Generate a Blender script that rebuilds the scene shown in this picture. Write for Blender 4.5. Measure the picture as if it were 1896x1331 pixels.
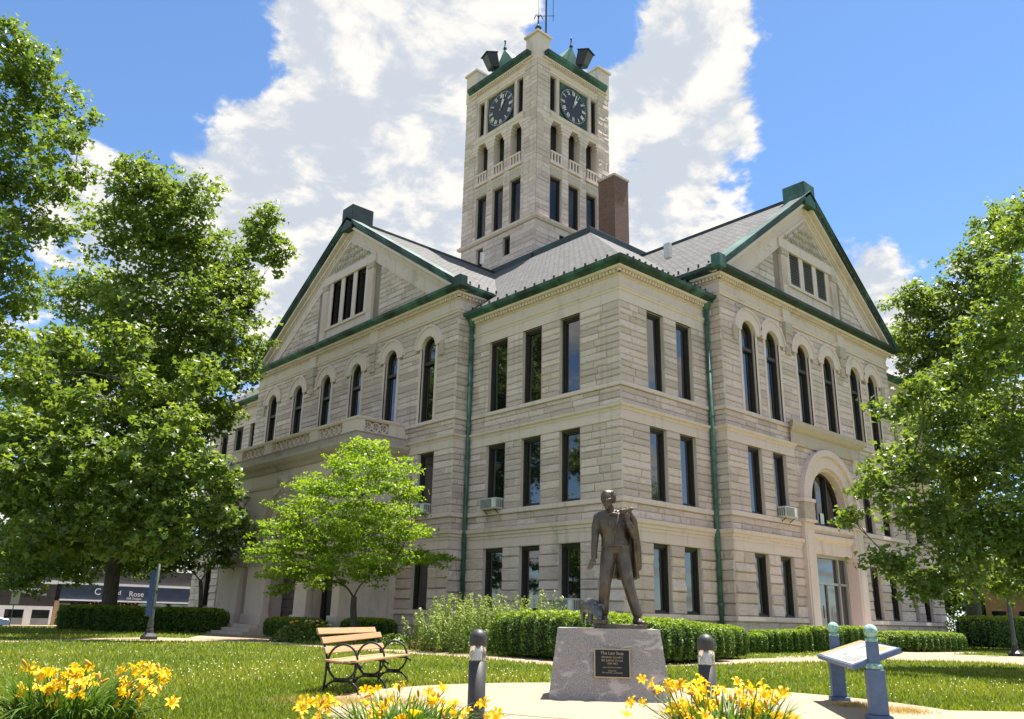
import bpy, bmesh, math, random
import numpy as np
from mathutils import Vector, Matrix, Quaternion
for o in list(bpy.data.objects): bpy.data.objects.remove(o)
scene = bpy.context.scene
random.seed(7); RNG = np.random.default_rng(11)
R = math.radians
# ------------------------------------------------------------------ camera
YAW, PITCH, ROLL, FPX = 0.8412544, 0.3023215, 0.0227464, 1538.08
CAM = Vector((-21.3178, -18.1535, 0.9))
_f = Vector((math.cos(YAW)*math.cos(PITCH), math.sin(YAW)*math.cos(PITCH), math.sin(PITCH)))
_r0 = Vector((math.sin(YAW), -math.cos(YAW), 0)); _u0 = _r0.cross(_f)
_r = _r0*math.cos(ROLL) + _u0*math.sin(ROLL); _u = _u0*math.cos(ROLL) - _r0*math.sin(ROLL)
cd = bpy.data.cameras.new('camera'); co = bpy.data.objects.new('camera', cd)
scene.collection.objects.link(co); scene.camera = co
cd.sensor_fit = 'HORIZONTAL'; cd.sensor_width = 36; cd.lens = 36*FPX/1896; cd.clip_start = .1; cd.clip_end = 3000
co.matrix_world = Matrix(((_r.x,_u.x,-_f.x,CAM.x),(_r.y,_u.y,-_f.y,CAM.y),(_r.z,_u.z,-_f.z,CAM.z),(0,0,0,1)))
def pray(px, py):                       # direction of a photograph pixel (used to measure where things stand)
    return _f + _r*((px-948)/FPX) - _u*((py-665.5)/FPX)
# ------------------------------------------------------------------ sun, sky
SUN_EL, SUN_AZ = R(72), R(-6)          # azimuth counter-clockwise from +x
SUN_DIR = Vector((math.cos(SUN_AZ)*math.cos(SUN_EL), math.sin(SUN_AZ)*math.cos(SUN_EL), math.sin(SUN_EL)))
sl = bpy.data.lights.new('sun', 'SUN'); sl.energy = 3.9; sl.angle = R(.55); sl.color = (1, .955, .88)
so = bpy.data.objects.new('sun', sl); scene.collection.objects.link(so)
so.rotation_euler = SUN_DIR.to_track_quat('Z', 'Y').to_euler(); so.location = (0, 0, 60)
world = bpy.data.worlds.new('World'); scene.world = world; world.use_nodes = True
scene.view_settings.view_transform = 'Standard'; scene.view_settings.look = 'None'
scene.view_settings.exposure = 1.70; scene.view_settings.gamma = 1; scene.view_settings.use_curve_mapping = False
def build_sky():
    nt = world.node_tree; N = nt.nodes; L = nt.links; N.clear()
    out = N.new('ShaderNodeOutputWorld'); bg = N.new('ShaderNodeBackground'); bg.inputs[1].default_value = .15
    sky = N.new('ShaderNodeTexSky'); sky.sky_type = 'NISHITA'; sky.sun_disc = False
    sky.sun_elevation = SUN_EL; sky.sun_rotation = math.atan2(SUN_DIR.x, SUN_DIR.y)
    sky.air_density = 1.0; sky.dust_density = .15; sky.ozone_density = 5; sky.altitude = 900
    tc = N.new('ShaderNodeTexCoord')
    nrm = N.new('ShaderNodeVectorMath'); nrm.operation = 'NORMALIZE'; L.new(tc.outputs['Generated'], nrm.inputs[0])
    sep = N.new('ShaderNodeSeparateXYZ'); L.new(nrm.outputs[0], sep.inputs[0])
    def M(op, a, b=None, c=None):
        n = N.new('ShaderNodeMath'); n.operation = op
        for i, v in enumerate((a, b, c)):
            if v is None: continue
            if isinstance(v, (int, float)): n.inputs[i].default_value = v
            else: L.new(v, n.inputs[i])
        return n.outputs[0]
    zc = M('ADD', M('MAXIMUM', sep.outputs[2], 0.0), .22)
    cx = M('DIVIDE', sep.outputs[0], zc); cy = M('DIVIDE', sep.outputs[1], zc)
    cmb = N.new('ShaderNodeCombineXYZ'); L.new(cx, cmb.inputs[0]); L.new(cy, cmb.inputs[1]); L.new(M('MULTIPLY', sep.outputs[2], .6), cmb.inputs[2])
    def noise(sc, det, rough, dist, off=(0,0,0)):
        mp = N.new('ShaderNodeMapping'); mp.inputs['Location'].default_value = off; L.new(cmb.outputs[0], mp.inputs[0])
        n = N.new('ShaderNodeTexNoise'); n.inputs['Scale'].default_value = sc; n.inputs['Detail'].default_value = det
        n.inputs['Roughness'].default_value = rough; n.inputs['Distortion'].default_value = dist
        L.new(mp.outputs[0], n.inputs['Vector']); return n.outputs[0]
    def field(dx, dy):                  # cloud density before the masses are added, optionally shifted towards the sun
        f1 = noise(2.6, 5, .55, .2, (3.1+dx, 1.7+dy, 0)); f2 = noise(7.5, 9, .62, .25, (7+dx, 2+dy, 1))
        return M('ADD', M('MULTIPLY', f1, 1.55), M('MULTIPLY', M('SUBTRACT', f2, .5), 1.25))
    fld = field(0, 0); n3 = noise(3.2, 4, .5, .2, (-2, 5, 3)); sh2 = Vector((SUN_DIR.x, SUN_DIR.y)).normalized()*.055
    fld2 = field(sh2.x, sh2.y)
    # cloud masses and clear gaps: centre (photo pixel), angular radius, weight
    BL = [((330,430),.17,.42),((230,330),.10,.5),((200,290),.05,.3),((450,250),.08,.35),((1290,560),.2,.2),((560,330),.17,.50),((640,130),.10,.34),((760,330),.16,.40),((800,60),.14,.34),((560,520),.20,.34),((700,430),.15,.3),((860,300),.12,.34),
          ((1250,110),.17,.5),((1400,60),.13,.36),((1230,260),.13,.36),((1330,420),.15,.32),((1640,400),.075,.36),((1560,560),.10,.32),((1590,660),.10,.30),((1740,500),.07,.24),((1180,440),.11,.34),
          ((900,60),.10,.32),((560,30),.05,.2),
          ((250,110),.20,-.80),((110,200),.13,-.55),((60,60),.14,-.45),((430,50),.09,-.55),((560,150),.04,-.2),((715,75),.05,-.55),((1100,50),.065,-1.0),((1010,90),.045,-.3),((1720,140),.20,-.85),((1560,230),.09,-.6),((1480,320),.06,-.5),((1850,330),.17,-.7),((1330,350),.06,-.75),((1160,330),.035,-.35),((1640,60),.12,-.45),((430,600),.05,-.1)]
    acc = None
    for (px, py), rad, w in BL:
        d = pray(px, py).normalized()
        dv = N.new('ShaderNodeVectorMath'); dv.operation = 'DISTANCE'; L.new(nrm.outputs[0], dv.inputs[0]); dv.inputs[1].default_value = d
        g = M('MULTIPLY', M('EXPONENT', M('MULTIPLY', M('POWER', M('DIVIDE', dv.outputs['Value'], rad), 2), -1.0)), w)
        acc = g if acc is None else M('ADD', acc, g)
    val = M('ADD', fld, M('MULTIPLY', acc, .50))
    mr = N.new('ShaderNodeMapRange'); mr.interpolation_type = 'SMOOTHSTEP'
    mr.inputs['From Min'].default_value = .72; mr.inputs['From Max'].default_value = .90; L.new(val, mr.inputs['Value'])
    sh = N.new('ShaderNodeMapRange'); sh.interpolation_type = 'SMOOTHSTEP'; sh.inputs['From Min'].default_value = .30; sh.inputs['From Max'].default_value = .62
    rel = M('MULTIPLY', M('SUBTRACT', fld, fld2), 1.15)                  # lit tops, grey undersides
    thick = M('MULTIPLY', M('MAXIMUM', M('SUBTRACT', val, .98), 0.0), .32)
    L.new(M('SUBTRACT', M('ADD', M('ADD', .47, rel), M('MULTIPLY', M('SUBTRACT', n3, .5), .5)), thick), sh.inputs['Value'])
    ramp = N.new('ShaderNodeMix'); ramp.data_type = 'RGBA'; L.new(sh.outputs[0], ramp.inputs['Factor'])
    ramp.inputs[6].default_value = (1.32, 1.44, 1.62, 1); ramp.inputs[7].default_value = (2.2, 2.1, 1.98, 1)
    mix = N.new('ShaderNodeMix'); mix.data_type = 'RGBA'; L.new(mr.outputs[0], mix.inputs['Factor'])
    dim = N.new('ShaderNodeMix'); dim.data_type = 'RGBA'; dim.blend_type = 'MULTIPLY'; dim.inputs[0].default_value = 1; L.new(sky.outputs[0], dim.inputs[6]); dim.inputs[7].default_value = (.41,.45,.465,1)
    L.new(dim.outputs[2], mix.inputs[6]); L.new(ramp.outputs[2], mix.inputs[7])
    L.new(mix.outputs[2], bg.inputs[0]); L.new(bg.outputs[0], out.inputs[0])
build_sky()
# ------------------------------------------------------------------ helpers
COL = scene.collection
def tag(o, label=None, cat=None, group=None, kind=None):
    if label: o['label'] = label
    if cat: o['category'] = cat
    if group: o['group'] = group
    if kind: o['kind'] = kind
    return o
def empty(name, loc=(0,0,0), rz=0, label=None, cat=None, group=None):
    o = bpy.data.objects.new(name, None); COL.objects.link(o); o.location = loc; o.rotation_euler = (0,0,rz); o.empty_display_size = .2
    return tag(o, label, cat, group)
def link(name, me, mat=None, parent=None):
    o = bpy.data.objects.new(name, me); COL.objects.link(o)
    if mat and not me.materials: me.materials.append(mat)
    if parent: o.parent = parent
    return o
class MB:
    def __init__(s): s.v = []; s.f = []; s.t = []; s.uv = []
    def add(s, vs, fs, tint=None):
        n = len(s.v); s.v.extend([tuple(p) for p in vs]); s.f.extend([tuple(n+i for i in f) for f in fs])
        s.t.extend([.5 if tint is None else tint]*len(vs)); return s
    def hexa(s, p, tint=None):            # p: 4 bottom + 4 top
        return s.add(p, [(3,2,1,0),(4,5,6,7),(0,1,5,4),(1,2,6,5),(2,3,7,6),(3,0,4,7)], tint)
    def box(s, x0,x1,y0,y1,z0,z1, tint=None):
        return s.hexa([(x0,y0,z0),(x1,y0,z0),(x1,y1,z0),(x0,y1,z0),(x0,y0,z1),(x1,y0,z1),(x1,y1,z1),(x0,y1,z1)], tint)
    def tube(s, path, rad, n=8, cap=True, tint=None):
        P = [Vector(p) for p in path]; rr = rad if isinstance(rad, (list,tuple)) else [rad]*len(P)
        vs = []; fs = []; ref = None
        for i, p in enumerate(P):
            t = (P[min(i+1,len(P)-1)]-P[max(i-1,0)])
            t = t.normalized() if t.length > 1e-9 else Vector((0,0,1))
            if ref is None: ref = Vector((1,0,0)) if abs(t.x) < .8 else Vector((0,1,0))
            a = (ref - t*ref.dot(t))
            a = a.normalized() if a.length > 1e-6 else t.orthogonal().normalized()
            b = t.cross(a); ref = a
            for k in range(n):
                w = 2*math.pi*k/n; vs.append(p + (a*math.cos(w)+b*math.sin(w))*rr[i])
        for i in range(len(P)-1):
            for k in range(n):
                fs.append((i*n+k, i*n+(k+1)%n, (i+1)*n+(k+1)%n, (i+1)*n+k))
        if cap: fs.append(tuple(range(n))[::-1]); fs.append(tuple(range((len(P)-1)*n, len(P)*n)))
        return s.add(vs, fs, tint)
    def lathe(s, prof, c=(0,0,0), n=16, tint=None):   # prof: (r,z)
        vs = []; fs = []
        for r, z in prof:
            for k in range(n):
                w = 2*math.pi*k/n; vs.append((c[0]+r*math.cos(w), c[1]+r*math.sin(w), c[2]+z))
        for i in range(len(prof)-1):
            for k in range(n): fs.append((i*n+k, i*n+(k+1)%n, (i+1)*n+(k+1)%n, (i+1)*n+k))
        fs.append(tuple(range(n))[::-1]); fs.append(tuple(range((len(prof)-1)*n, len(prof)*n)))
        return s.add(vs, fs, tint)
    def prism(s, poly, o, a, b, c, tint=None):        # polygon in (a,b) plane at o, extruded along c
        o, a, b, c = map(Vector, (o,a,b,c)); n = len(poly)
        vs = [o+a*u+b*v for u,v in poly] + [o+a*u+b*v+c for u,v in poly]
        fs = [tuple(range(n))[::-1], tuple(range(n,2*n))] + [(i,(i+1)%n,n+(i+1)%n,n+i) for i in range(n)]
        return s.add(vs, fs, tint)
    def mesh(s, name, smooth=False):
        me = bpy.data.meshes.new(name); me.from_pydata(s.v, [], s.f)
        at = me.attributes.new('tint', 'FLOAT', 'POINT'); at.data.foreach_set('value', np.array(s.t, dtype=np.float32))
        if smooth: me.polygons.foreach_set('use_smooth', np.ones(len(me.polygons), dtype=bool))
        me.update(); return me
    def build(s, name, mat, parent=None, smooth=False, **k):
        o = link(name, s.mesh(name, smooth), mat, parent)
        if k: tag(o, **k)
        return o
def bevel(o, w=.01, seg=2):
    m = o.modifiers.new('bevel', 'BEVEL'); m.width = w; m.segments = seg; m.limit_method = 'ANGLE'; m.angle_limit = R(35); return o
def autosmooth(o, ang=40):
    o.data.polygons.foreach_set('use_smooth', np.ones(len(o.data.polygons), dtype=bool))
    try: o.data.set_sharp_from_angle(angle=R(ang))
    except Exception: pass
    return o
def copy_tree(o, parent=None):
    c = o.copy(); COL.objects.link(c)
    if parent is not None: c.parent = parent
    for ch in list(o.children): copy_tree(ch, c)
    return c
def np_mesh(name, V, F, tint=None):                   # arrays: V (n,3), F (m,k) ; tint per vertex
    me = bpy.data.meshes.new(name); V = np.ascontiguousarray(V, dtype=np.float32); F = np.ascontiguousarray(F, dtype=np.int32)
    me.vertices.add(len(V)); me.vertices.foreach_set('co', V.ravel())
    k = F.shape[1]; me.loops.add(F.size); me.loops.foreach_set('vertex_index', F.ravel())
    me.polygons.add(len(F)); me.polygons.foreach_set('loop_start', np.arange(0, F.size, k, dtype=np.int32))
    if tint is not None:
        at = me.attributes.new('tint', 'FLOAT', 'POINT'); at.data.foreach_set('value', np.ascontiguousarray(tint, dtype=np.float32))
    me.update(calc_edges=True); return me
# ------------------------------------------------------------------ materials
MATS = {}
class NB:
    def __init__(s, name):
        s.m = bpy.data.materials.new(name); s.m.use_nodes = True; s.nt = s.m.node_tree; s.N = s.nt.nodes; s.L = s.nt.links
        s.p = s.N['Principled BSDF']; s.out = s.N['Material Output']; MATS[name] = s.m
        s.tc = s.N.new('ShaderNodeTexCoord')
    def set(s, node, k, v):
        i = node.inputs[k] if not isinstance(k, int) else node.inputs[k]
        if hasattr(v, 'is_output') or isinstance(v, bpy.types.NodeSocket): s.L.new(v, i)
        else: i.default_value = v
    def coord(s, kind='Object', scale=(1,1,1)):
        mp = s.N.new('ShaderNodeMapping'); mp.inputs['Scale'].default_value = scale
        if kind == 'World':
            g = s.N.new('ShaderNodeNewGeometry'); s.L.new(g.outputs['Position'], mp.inputs[0])
        else: s.L.new(s.tc.outputs[kind], mp.inputs[0])
        return mp.outputs[0]
    def noise(s, scale, det=4, rough=.55, vec=None, dist=0):
        n = s.N.new('ShaderNodeTexNoise'); n.inputs['Scale'].default_value = scale; n.inputs['Detail'].default_value = det
        n.inputs['Roughness'].default_value = rough; n.inputs['Distortion'].default_value = dist
        s.L.new(vec if vec is not None else s.coord('World'), n.inputs['Vector']); return n.outputs[0]
    def ramp(s, fac, stops):
        n = s.N.new('ShaderNodeValToRGB'); el = n.color_ramp.elements
        while len(el) < len(stops): el.new(.5)
        for e, (p, c) in zip(el, stops): e.position = p; e.color = (*c, 1) if len(c) == 3 else c
        s.L.new(fac, n.inputs[0]); return n.outputs[0]
    def mix(s, fac, a, b, mode='MIX'):
        n = s.N.new('ShaderNodeMix'); n.data_type = 'RGBA'; n.blend_type = mode
        for i, v in ((0, fac), (6, a), (7, b)):
            if isinstance(v, bpy.types.NodeSocket): s.L.new(v, n.inputs[i])
            elif i == 0: n.inputs[0].default_value = v
            else: n.inputs[i].default_value = (*v, 1) if len(v) == 3 else v
        return n.outputs[2]
    def math(s, op, a, b=0.0):
        n = s.N.new('ShaderNodeMath'); n.operation = op
        for i, v in enumerate((a, b)):
            if isinstance(v, bpy.types.NodeSocket): s.L.new(v, n.inputs[i])
            else: n.inputs[i].default_value = v
        return n.outputs[0]
    def attr(s, name='tint'):
        n = s.N.new('ShaderNodeAttribute'); n.attribute_name = name; return n.outputs['Fac']
    def bump(s, h, strength=.5, dist=.02):
        n = s.N.new('ShaderNodeBump'); n.inputs['Strength'].default_value = strength; n.inputs['Distance'].default_value = dist
        s.L.new(h, n.inputs['Height']); s.L.new(n.outputs[0], s.p.inputs['Normal']); return n
    def fin(s, col=None, rough=.7, metal=0, spec=None):
        if col is not None: s.set(s.p, 'Base Color', col if isinstance(col, bpy.types.NodeSocket) else (*col, 1))
        s.set(s.p, 'Roughness', rough); s.p.inputs['Metallic'].default_value = metal
        if spec is not None: s.p.inputs['Specular IOR Level'].default_value = spec
        return s.m
def simple(name, col, rough=.6, metal=0, nscale=0, var=.15, bump=0, bdist=.01, spec=None):
    b = NB(name)
    if nscale:
        n = b.noise(nscale, 6, .6); c = b.ramp(n, [(.3, tuple(x*(1-var) for x in col)), (.7, tuple(min(1, x*(1+var)) for x in col))])
        if bump: b.bump(n, bump, bdist)
        return b.fin(c, rough, metal, spec)
    return b.fin(col, rough, metal, spec)
def make_materials():
    # limestone, rock-faced: per-stone tint, veins, soot under ledges as irregular stains
    def stone(name, lo, hi, bump_s, bump_d, stain=.5, vein=.42):
        b = NB(name); w = b.coord('World')
        n1 = b.noise(1.1, 5, .6, w); n2 = b.noise(9, 8, .65, w); ws = b.coord('World', (1,1,3.2)); n3 = b.noise(5, 6, .6, ws, .6)
        st = b.noise(.55, 7, .7, b.coord('World', (1,1,.45)), .4)
        c = b.mix(b.attr(), lo, hi); c = b.mix(b.math('MULTIPLY', n1, .5), c, (.72,.555,.505))
        c = b.mix(b.ramp(n3, [(.53,(0,0,0)),(.72,(vein,)*3)]), c, (.29,.24,.20))
        c = b.mix(b.ramp(st, [(.56,(0,0,0)),(.76,(stain,)*3)]), c, (.20,.175,.15))
        rs = b.noise(1.6, 6, .65, b.coord('World', (2.4,2.4,.10)), .2); c = b.mix(b.ramp(rs, [(.54,(0,0,0)),(.74,(.34,.34,.34))]), c, (.23,.19,.16))
        b.bump(b.math('ADD', b.math('MULTIPLY', n2, .5), n3), bump_s, bump_d); return b.fin(c, .9, 0, .25)
    stone('rock_stone', (.58,.445,.41), (.89,.70,.665), 1.0, .05, .42)
    stone('smooth_stone', (.73,.568,.52), (.81,.64,.595), .3, .01, .55, .2)
    stone('mortar', (.17,.135,.11), (.19,.155,.125), .3, .01, .1)
    stone('old_stone', (.44,.36,.32), (.55,.46,.41), .4, .012, .8)
    # carved relief
    b = NB('carved_stone'); v = b.N.new('ShaderNodeTexVoronoi'); v.feature = 'SMOOTH_F1'; v.inputs['Scale'].default_value = 3.2; b.L.new(b.coord('World'), v.inputs['Vector'])
    n = b.noise(4, 4, .6, None, 2.5); h = b.math('ADD', v.outputs['Distance'], b.math('MULTIPLY', n, .8)); b.bump(h, 1, .09)
    b.fin(b.ramp(n, [(.3,(.50,.40,.34)),(.7,(.64,.52,.45))]), .9, 0, .2)
    # copper
    b = NB('copper_green'); w = b.coord('World', (1,1,.6)); n = b.noise(1.4, 8, .7, w, .5); n2 = b.noise(.6, 5, .6, b.coord('World', (1.2,1.2,.3)))
    c = b.ramp(n, [(.3,(.024,.065,.056)),(.5,(.055,.135,.115)),(.72,(.13,.235,.205))]); c = b.mix(b.ramp(n2, [(.42,(0,0,0)),(.58,(.85,.85,.85))]), c, (.014,.030,.026))
    b.bump(n, .3, .01); b.fin(c, .6, .0, .4)
    b = NB('copper_dark'); n = b.noise(1.6, 7, .65); b.bump(n, .2, .01); b.fin(b.ramp(n, [(.35,(.012,.02,.02)),(.6,(.02,.045,.04)),(.78,(.05,.13,.105))]), .5, 0, .45)
    b = NB('copper_pale'); n = b.noise(2.2, 7, .6); b.bump(n, .2, .01); b.fin(b.ramp(n, [(.3,(.09,.21,.165)),(.7,(.22,.36,.285))]), .65)
    # slate (uv in metres)
    b = NB('slate_roof'); br = b.N.new('ShaderNodeTexBrick'); br.inputs['Scale'].default_value = 1; br.inputs['Brick Width'].default_value = .32; br.inputs['Row Height'].default_value = .21
    br.inputs['Mortar Size'].default_value = .017; br.inputs['Mortar Smooth'].default_value = .1; br.inputs['Bias'].default_value = 0; br.offset = .5
    br.inputs['Color1'].default_value = (.10,.098,.097,1); br.inputs['Color2'].default_value = (.175,.17,.166,1); br.inputs['Mortar'].default_value = (.022,.02,.02,1)
    b.L.new(b.tc.outputs['UV'], br.inputs['Vector']); n = b.noise(.5, 5, .6)
    c = b.mix(b.math('MULTIPLY', n, .5), br.outputs['Color'], (.13,.127,.124)); bp = b.bump(br.outputs['Fac'], .9, .03); bp.invert = True; b.fin(c, .8, 0, .2)
    b = NB('chimney_brick'); br = b.N.new('ShaderNodeTexBrick'); br.inputs['Scale'].default_value = 1; br.inputs['Brick Width'].default_value = .22; br.inputs['Row Height'].default_value = .082
    br.inputs['Mortar Size'].default_value = .009; br.inputs['Color1'].default_value = (.115,.04,.03,1); br.inputs['Color2'].default_value = (.21,.082,.055,1); br.inputs['Mortar'].default_value = (.26,.21,.18,1)
    b.L.new(b.tc.outputs['UV'], br.inputs['Vector']); bp = b.bump(br.outputs['Fac'], .7, .012); bp.invert = True; b.fin(br.outputs['Color'], .85)
    # glass and frames
    b = NB('window_glass'); n = b.noise(.7, 2, .5); b.bump(n, .04, .05); b.fin((.008,.009,.011), .03, 0, .6); b.p.inputs['IOR'].default_value = 2.0
    b = NB('dim_glass'); b.fin((.035,.033,.03), .12, 0, .5)
    simple('window_frame', (.035,.027,.022), .5, 0, 6, .3)
    simple('door_frame', (.42,.40,.37), .4, .4)
    simple('tower_glass', (.006,.010,.022), .06, 0, 0, spec=.35)
    simple('louver', (.055,.062,.085), .5, 0, 5, .2)
    simple('black_iron', (.018,.018,.02), .5, .2, 20, .4, .3, .002)
    simple('black_paint', (.022,.022,.024), .45, 0, 9, .3)
    simple('clock_black', (.012,.014,.022), .4, 0, 6, .3)
    simple('white_paint', (.78,.77,.74), .5, 0, 8, .08)
    simple('ac_metal', (.56,.55,.52), .5, 0, 8, .15)
    simple('ac_dark', (.10,.10,.10), .6)
    simple('pipe_green', (.06,.14,.12), .5, .1, 3, .5, .2, .004)
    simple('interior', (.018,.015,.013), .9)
make_materials()
M_ = MATS
# ------------------------------------------------------------------ courthouse
COURT = empty('courthouse', (12.6, 17.7, 0), 0, 'large pale limestone courthouse with green copper cornices and a square clock tower', 'courthouse')
def part(mb, name, mat, parent=None, smooth=False, bev=0, **k):
    o = mb.build(name, M_[mat], parent if parent is not None else COURT, smooth, **k)
    if parent is None: o.matrix_parent_inverse = COURT.matrix_world.inverted() if False else Matrix.Translation(-COURT.location)
    else: pass
    if bev: bevel(o, bev)
    return o
class Face:
    def __init__(s, kind, plane): s.k = kind; s.p = plane
    def P(s, u, d, z): return (s.p-d, u, z) if s.k == 'L' else (u, s.p-d, z)
def fbox(F, mb, u0,u1,d0,d1,z0,z1, tint=None):
    c = [(u0,d1),(u1,d1),(u1,d0),(u0,d0)]
    if F.k == 'L': c = c[::-1]
    mb.hexa([F.P(u,d,z0) for u,d in c]+[F.P(u,d,z1) for u,d in c], tint)
def fsweep(F, mb, prof, u0, u1, m0=0, m1=0, tint=None):  # closed profile (d,z); m=1 mitres an outer corner
    n = len(prof); vs = [F.P(u0-m0*d, d, z) for d,z in prof]+[F.P(u1+m1*d, d, z) for d,z in prof]
    fs = [tuple(range(n)), tuple(range(2*n-1,n-1,-1))]+[(i, n+i, n+(i+1)%n, (i+1)%n) for i in range(n)]
    mb.add(vs, fs, tint)
STONES = []
def stones(F, u0,u1,z0,z1, holes=(), ch=.28, ln=(.65,1.35), bulge=.035, e0=0, e1=0, tri=None):
    n = max(1, round((z1-z0)/ch)); hs = [random.uniform(.8,1.2) for _ in range(n)]; t = sum(hs); z = z0
    for h in hs:
        zb = z + (z1-z0)*h/t; zm = (z+zb)/2
        a0, a1 = u0-e0, u1+e1
        if tri: a0, a1 = tri(zm)
        cuts = []
        for ho in holes:
            if callable(ho):
                iv = ho(z, zb)
                if iv: cuts.append(iv)
            elif ho[2] < zm < ho[3]: cuts.append((ho[0], ho[1]))
        iv = [(a0, a1)]
        for c0, c1 in cuts:
            iv = [q for (p0,p1) in iv for q in ((p0,min(p1,c0)),(max(p0,c1),p1)) if q[1]-q[0] > .06]
        for p0, p1 in iv:
            k = max(1, round((p1-p0)/random.uniform(*ln))); ws = [random.uniform(.6,1.4) for _ in range(k)]; sw = sum(ws); u = p0
            for w in ws:
                ub = u+(p1-p0)*w/sw; one_stone(F, u, ub, z, zb, bulge); u = ub
        z = zb
def one_stone(F, u0,u1,z0,z1, bulge):
    g = .010; u0 += g; u1 -= g; z0 += g; z1 -= g
    if u1-u0 < .03 or z1-z0 < .03: return
    nu, nz = 5, 4; vs = []
    m = min(.035, (u1-u0)*.2, (z1-z0)*.2)
    us = [u0, u0+m]+[u0+(u1-u0)*random.uniform(.4,.6)]+[u1-m, u1]; zs = [z0, z0+m, z1-m, z1]
    tl = random.uniform(-.35,.35)*bulge
    for j, z in enumerate(zs):
        for i, u in enumerate(us):
            edge = i in (0,nu-1) or j in (0,nz-1)
            d = .010 if edge else .020+bulge*.9*random.uniform(.2,1.0)+(tl if j == 1 else -tl)
            vs.append(F.P(u, d, z))
    b0 = len(vs)
    for u, z in ((u0,z0),(u1,z0),(u1,z1),(u0,z1)): vs.append(F.P(u, -.02, z))
    q = lambda i,j: j*nu+i
    fs = [(q(i,j),q(i+1,j),q(i+1,j+1),q(i,j+1)) for j in range(nz-1) for i in range(nu-1)]
    fs += [tuple([b0,b0+1]+[q(i,0) for i in range(nu-1,-1,-1)]), tuple([b0+2,b0+3]+[q(i,nz-1) for i in range(nu)]),
           tuple([b0+1,b0+2]+[q(nu-1,j) for j in range(nz-1,-1,-1)]), tuple([b0+3,b0]+[q(0,j) for j in range(nz)])]
    if F.k == 'L': fs = [f[::-1] for f in fs]
    c = Vector(F.P((u0+u1)/2, 0, (z0+z1)/2)); STONES.append(((u1-u0)*(z1-z0)/((c-CAM).length**2), vs, fs, random.random(), c))
def backing(F, mb, u0,u1,z0,z1, holes, depth=.42):
    us = sorted({u0,u1,*[h[0] for h in holes],*[h[1] for h in holes]}); zs = sorted({z0,z1,*[h[2] for h in holes],*[h[3] for h in holes]})
    for a,b in zip(us,us[1:]):
        for c,d in zip(zs,zs[1:]):
            if any(h[0]-1e-6 <= a and b <= h[1]+1e-6 and h[2]-1e-6 <= c and d <= h[3]+1e-6 for h in holes): continue
            mb.add([F.P(a,0,c),F.P(b,0,c),F.P(b,0,d),F.P(a,0,d)], [(0,1,2,3)])
def reveal(F, mb, h, depth=.45, proud=.03):
    a,b,c,d = h; w = .001
    for p,q in (((a,c),(a,d)),((b,c),(b,d)),((a,d),(b,d)),((a,c),(b,c))):
        mb.add([F.P(p[0],proud,p[1]),F.P(q[0],proud,q[1]),F.P(q[0],-depth,q[1]),F.P(p[0],-depth,p[1])], [(0,1,2,3)], .6)
def window(F, u0,u1,z0,z1, name='window', rail=None, arch=False, glass='window_glass', mull=0, parent=None, dd=-.11):
    f = MB(); w = .075; c = (u0+u1)/2; r = (u1-u0)/2; zt = z1-r if arch else z1
    fbox(F,f,u0,u0+w,dd-.10,dd,z0,zt); fbox(F,f,u1-w,u1,dd-.10,dd,z0,zt)
    fbox(F,f,u0+w,u1-w,dd-.10,dd+.02,z0,z0+w)
    fbox(F,f,u0+w,u0+w+.05,dd-.14,dd-.06,z0+w,zt); fbox(F,f,u1-w-.05,u1-w,dd-.14,dd-.06,z0+w,zt); fbox(F,f,u0+w,u1-w,dd-.14,dd-.06,z0+w,z0+w+.05)
    if not arch: fbox(F,f,u0+w,u1-w,dd-.10,dd,z1-w*1.5,z1); fbox(F,f,u0+w,u1-w,dd-.14,dd-.06,z1-w*1.5-.05,z1-w*1.5)
    else:
        n = 14
        for i in range(n):
            a0, a1 = math.pi*i/n, math.pi*(i+1)/n
            pts = [(c+rr*math.cos(a), d, zt+rr*math.sin(a)) for d in (dd-.14,dd) for (rr,a) in ((r,a0),(r,a1),(r-w-.03,a1),(r-w-.03,a0))]
            f.hexa([F.P(*p) for p in pts])
    if rail: fbox(F,f,u0+w,u1-w,dd-.12,dd+.03,rail-.07,rail+.07)
    for k in range(mull): uu = u0+(u1-u0)*(k+1)/(mull+1); fbox(F,f,uu-.05,uu+.05,dd-.12,dd+.02,z0+w,zt if not arch else zt+r*.92*math.sqrt(max(0,1-((uu-c)/r)**2)))
    o = part(f, name, 'window_frame', parent)
    g = MB(); dg = dd-.11; ja, jb = random.uniform(-.012,.012), random.uniform(-.02,.02)
    if not arch: g.add([F.P(u0,dg-ja-jb,z0),F.P(u1,dg+ja-jb,z0),F.P(u1,dg+ja+jb,z1),F.P(u0,dg-ja+jb,z1)], [(0,1,2,3)])
    else:
        n = 16; vs = [F.P(u0,dg,z0),F.P(u1,dg,z0)]+[F.P(c+r*math.cos(math.pi*i/n),dg,zt+r*math.sin(math.pi*i/n)) for i in range(n+1)]
        g.add(vs, [tuple(range(len(vs)))])
    part(g, 'pane', glass, o)
    return o
TRIM = MB(); WALL = MB(); OLD = MB(); DENT = MB()
Z = dict(sill0b=.98, sill0=1.16, lin0=3.46, str0=3.82, str0t=4.22, sill1b=4.72, sill1=4.90, lin1=7.52, str1=7.88, str1t=8.10, sill2b=8.73, sill2=8.88, lin2=11.90, arc=12.29)
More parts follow.
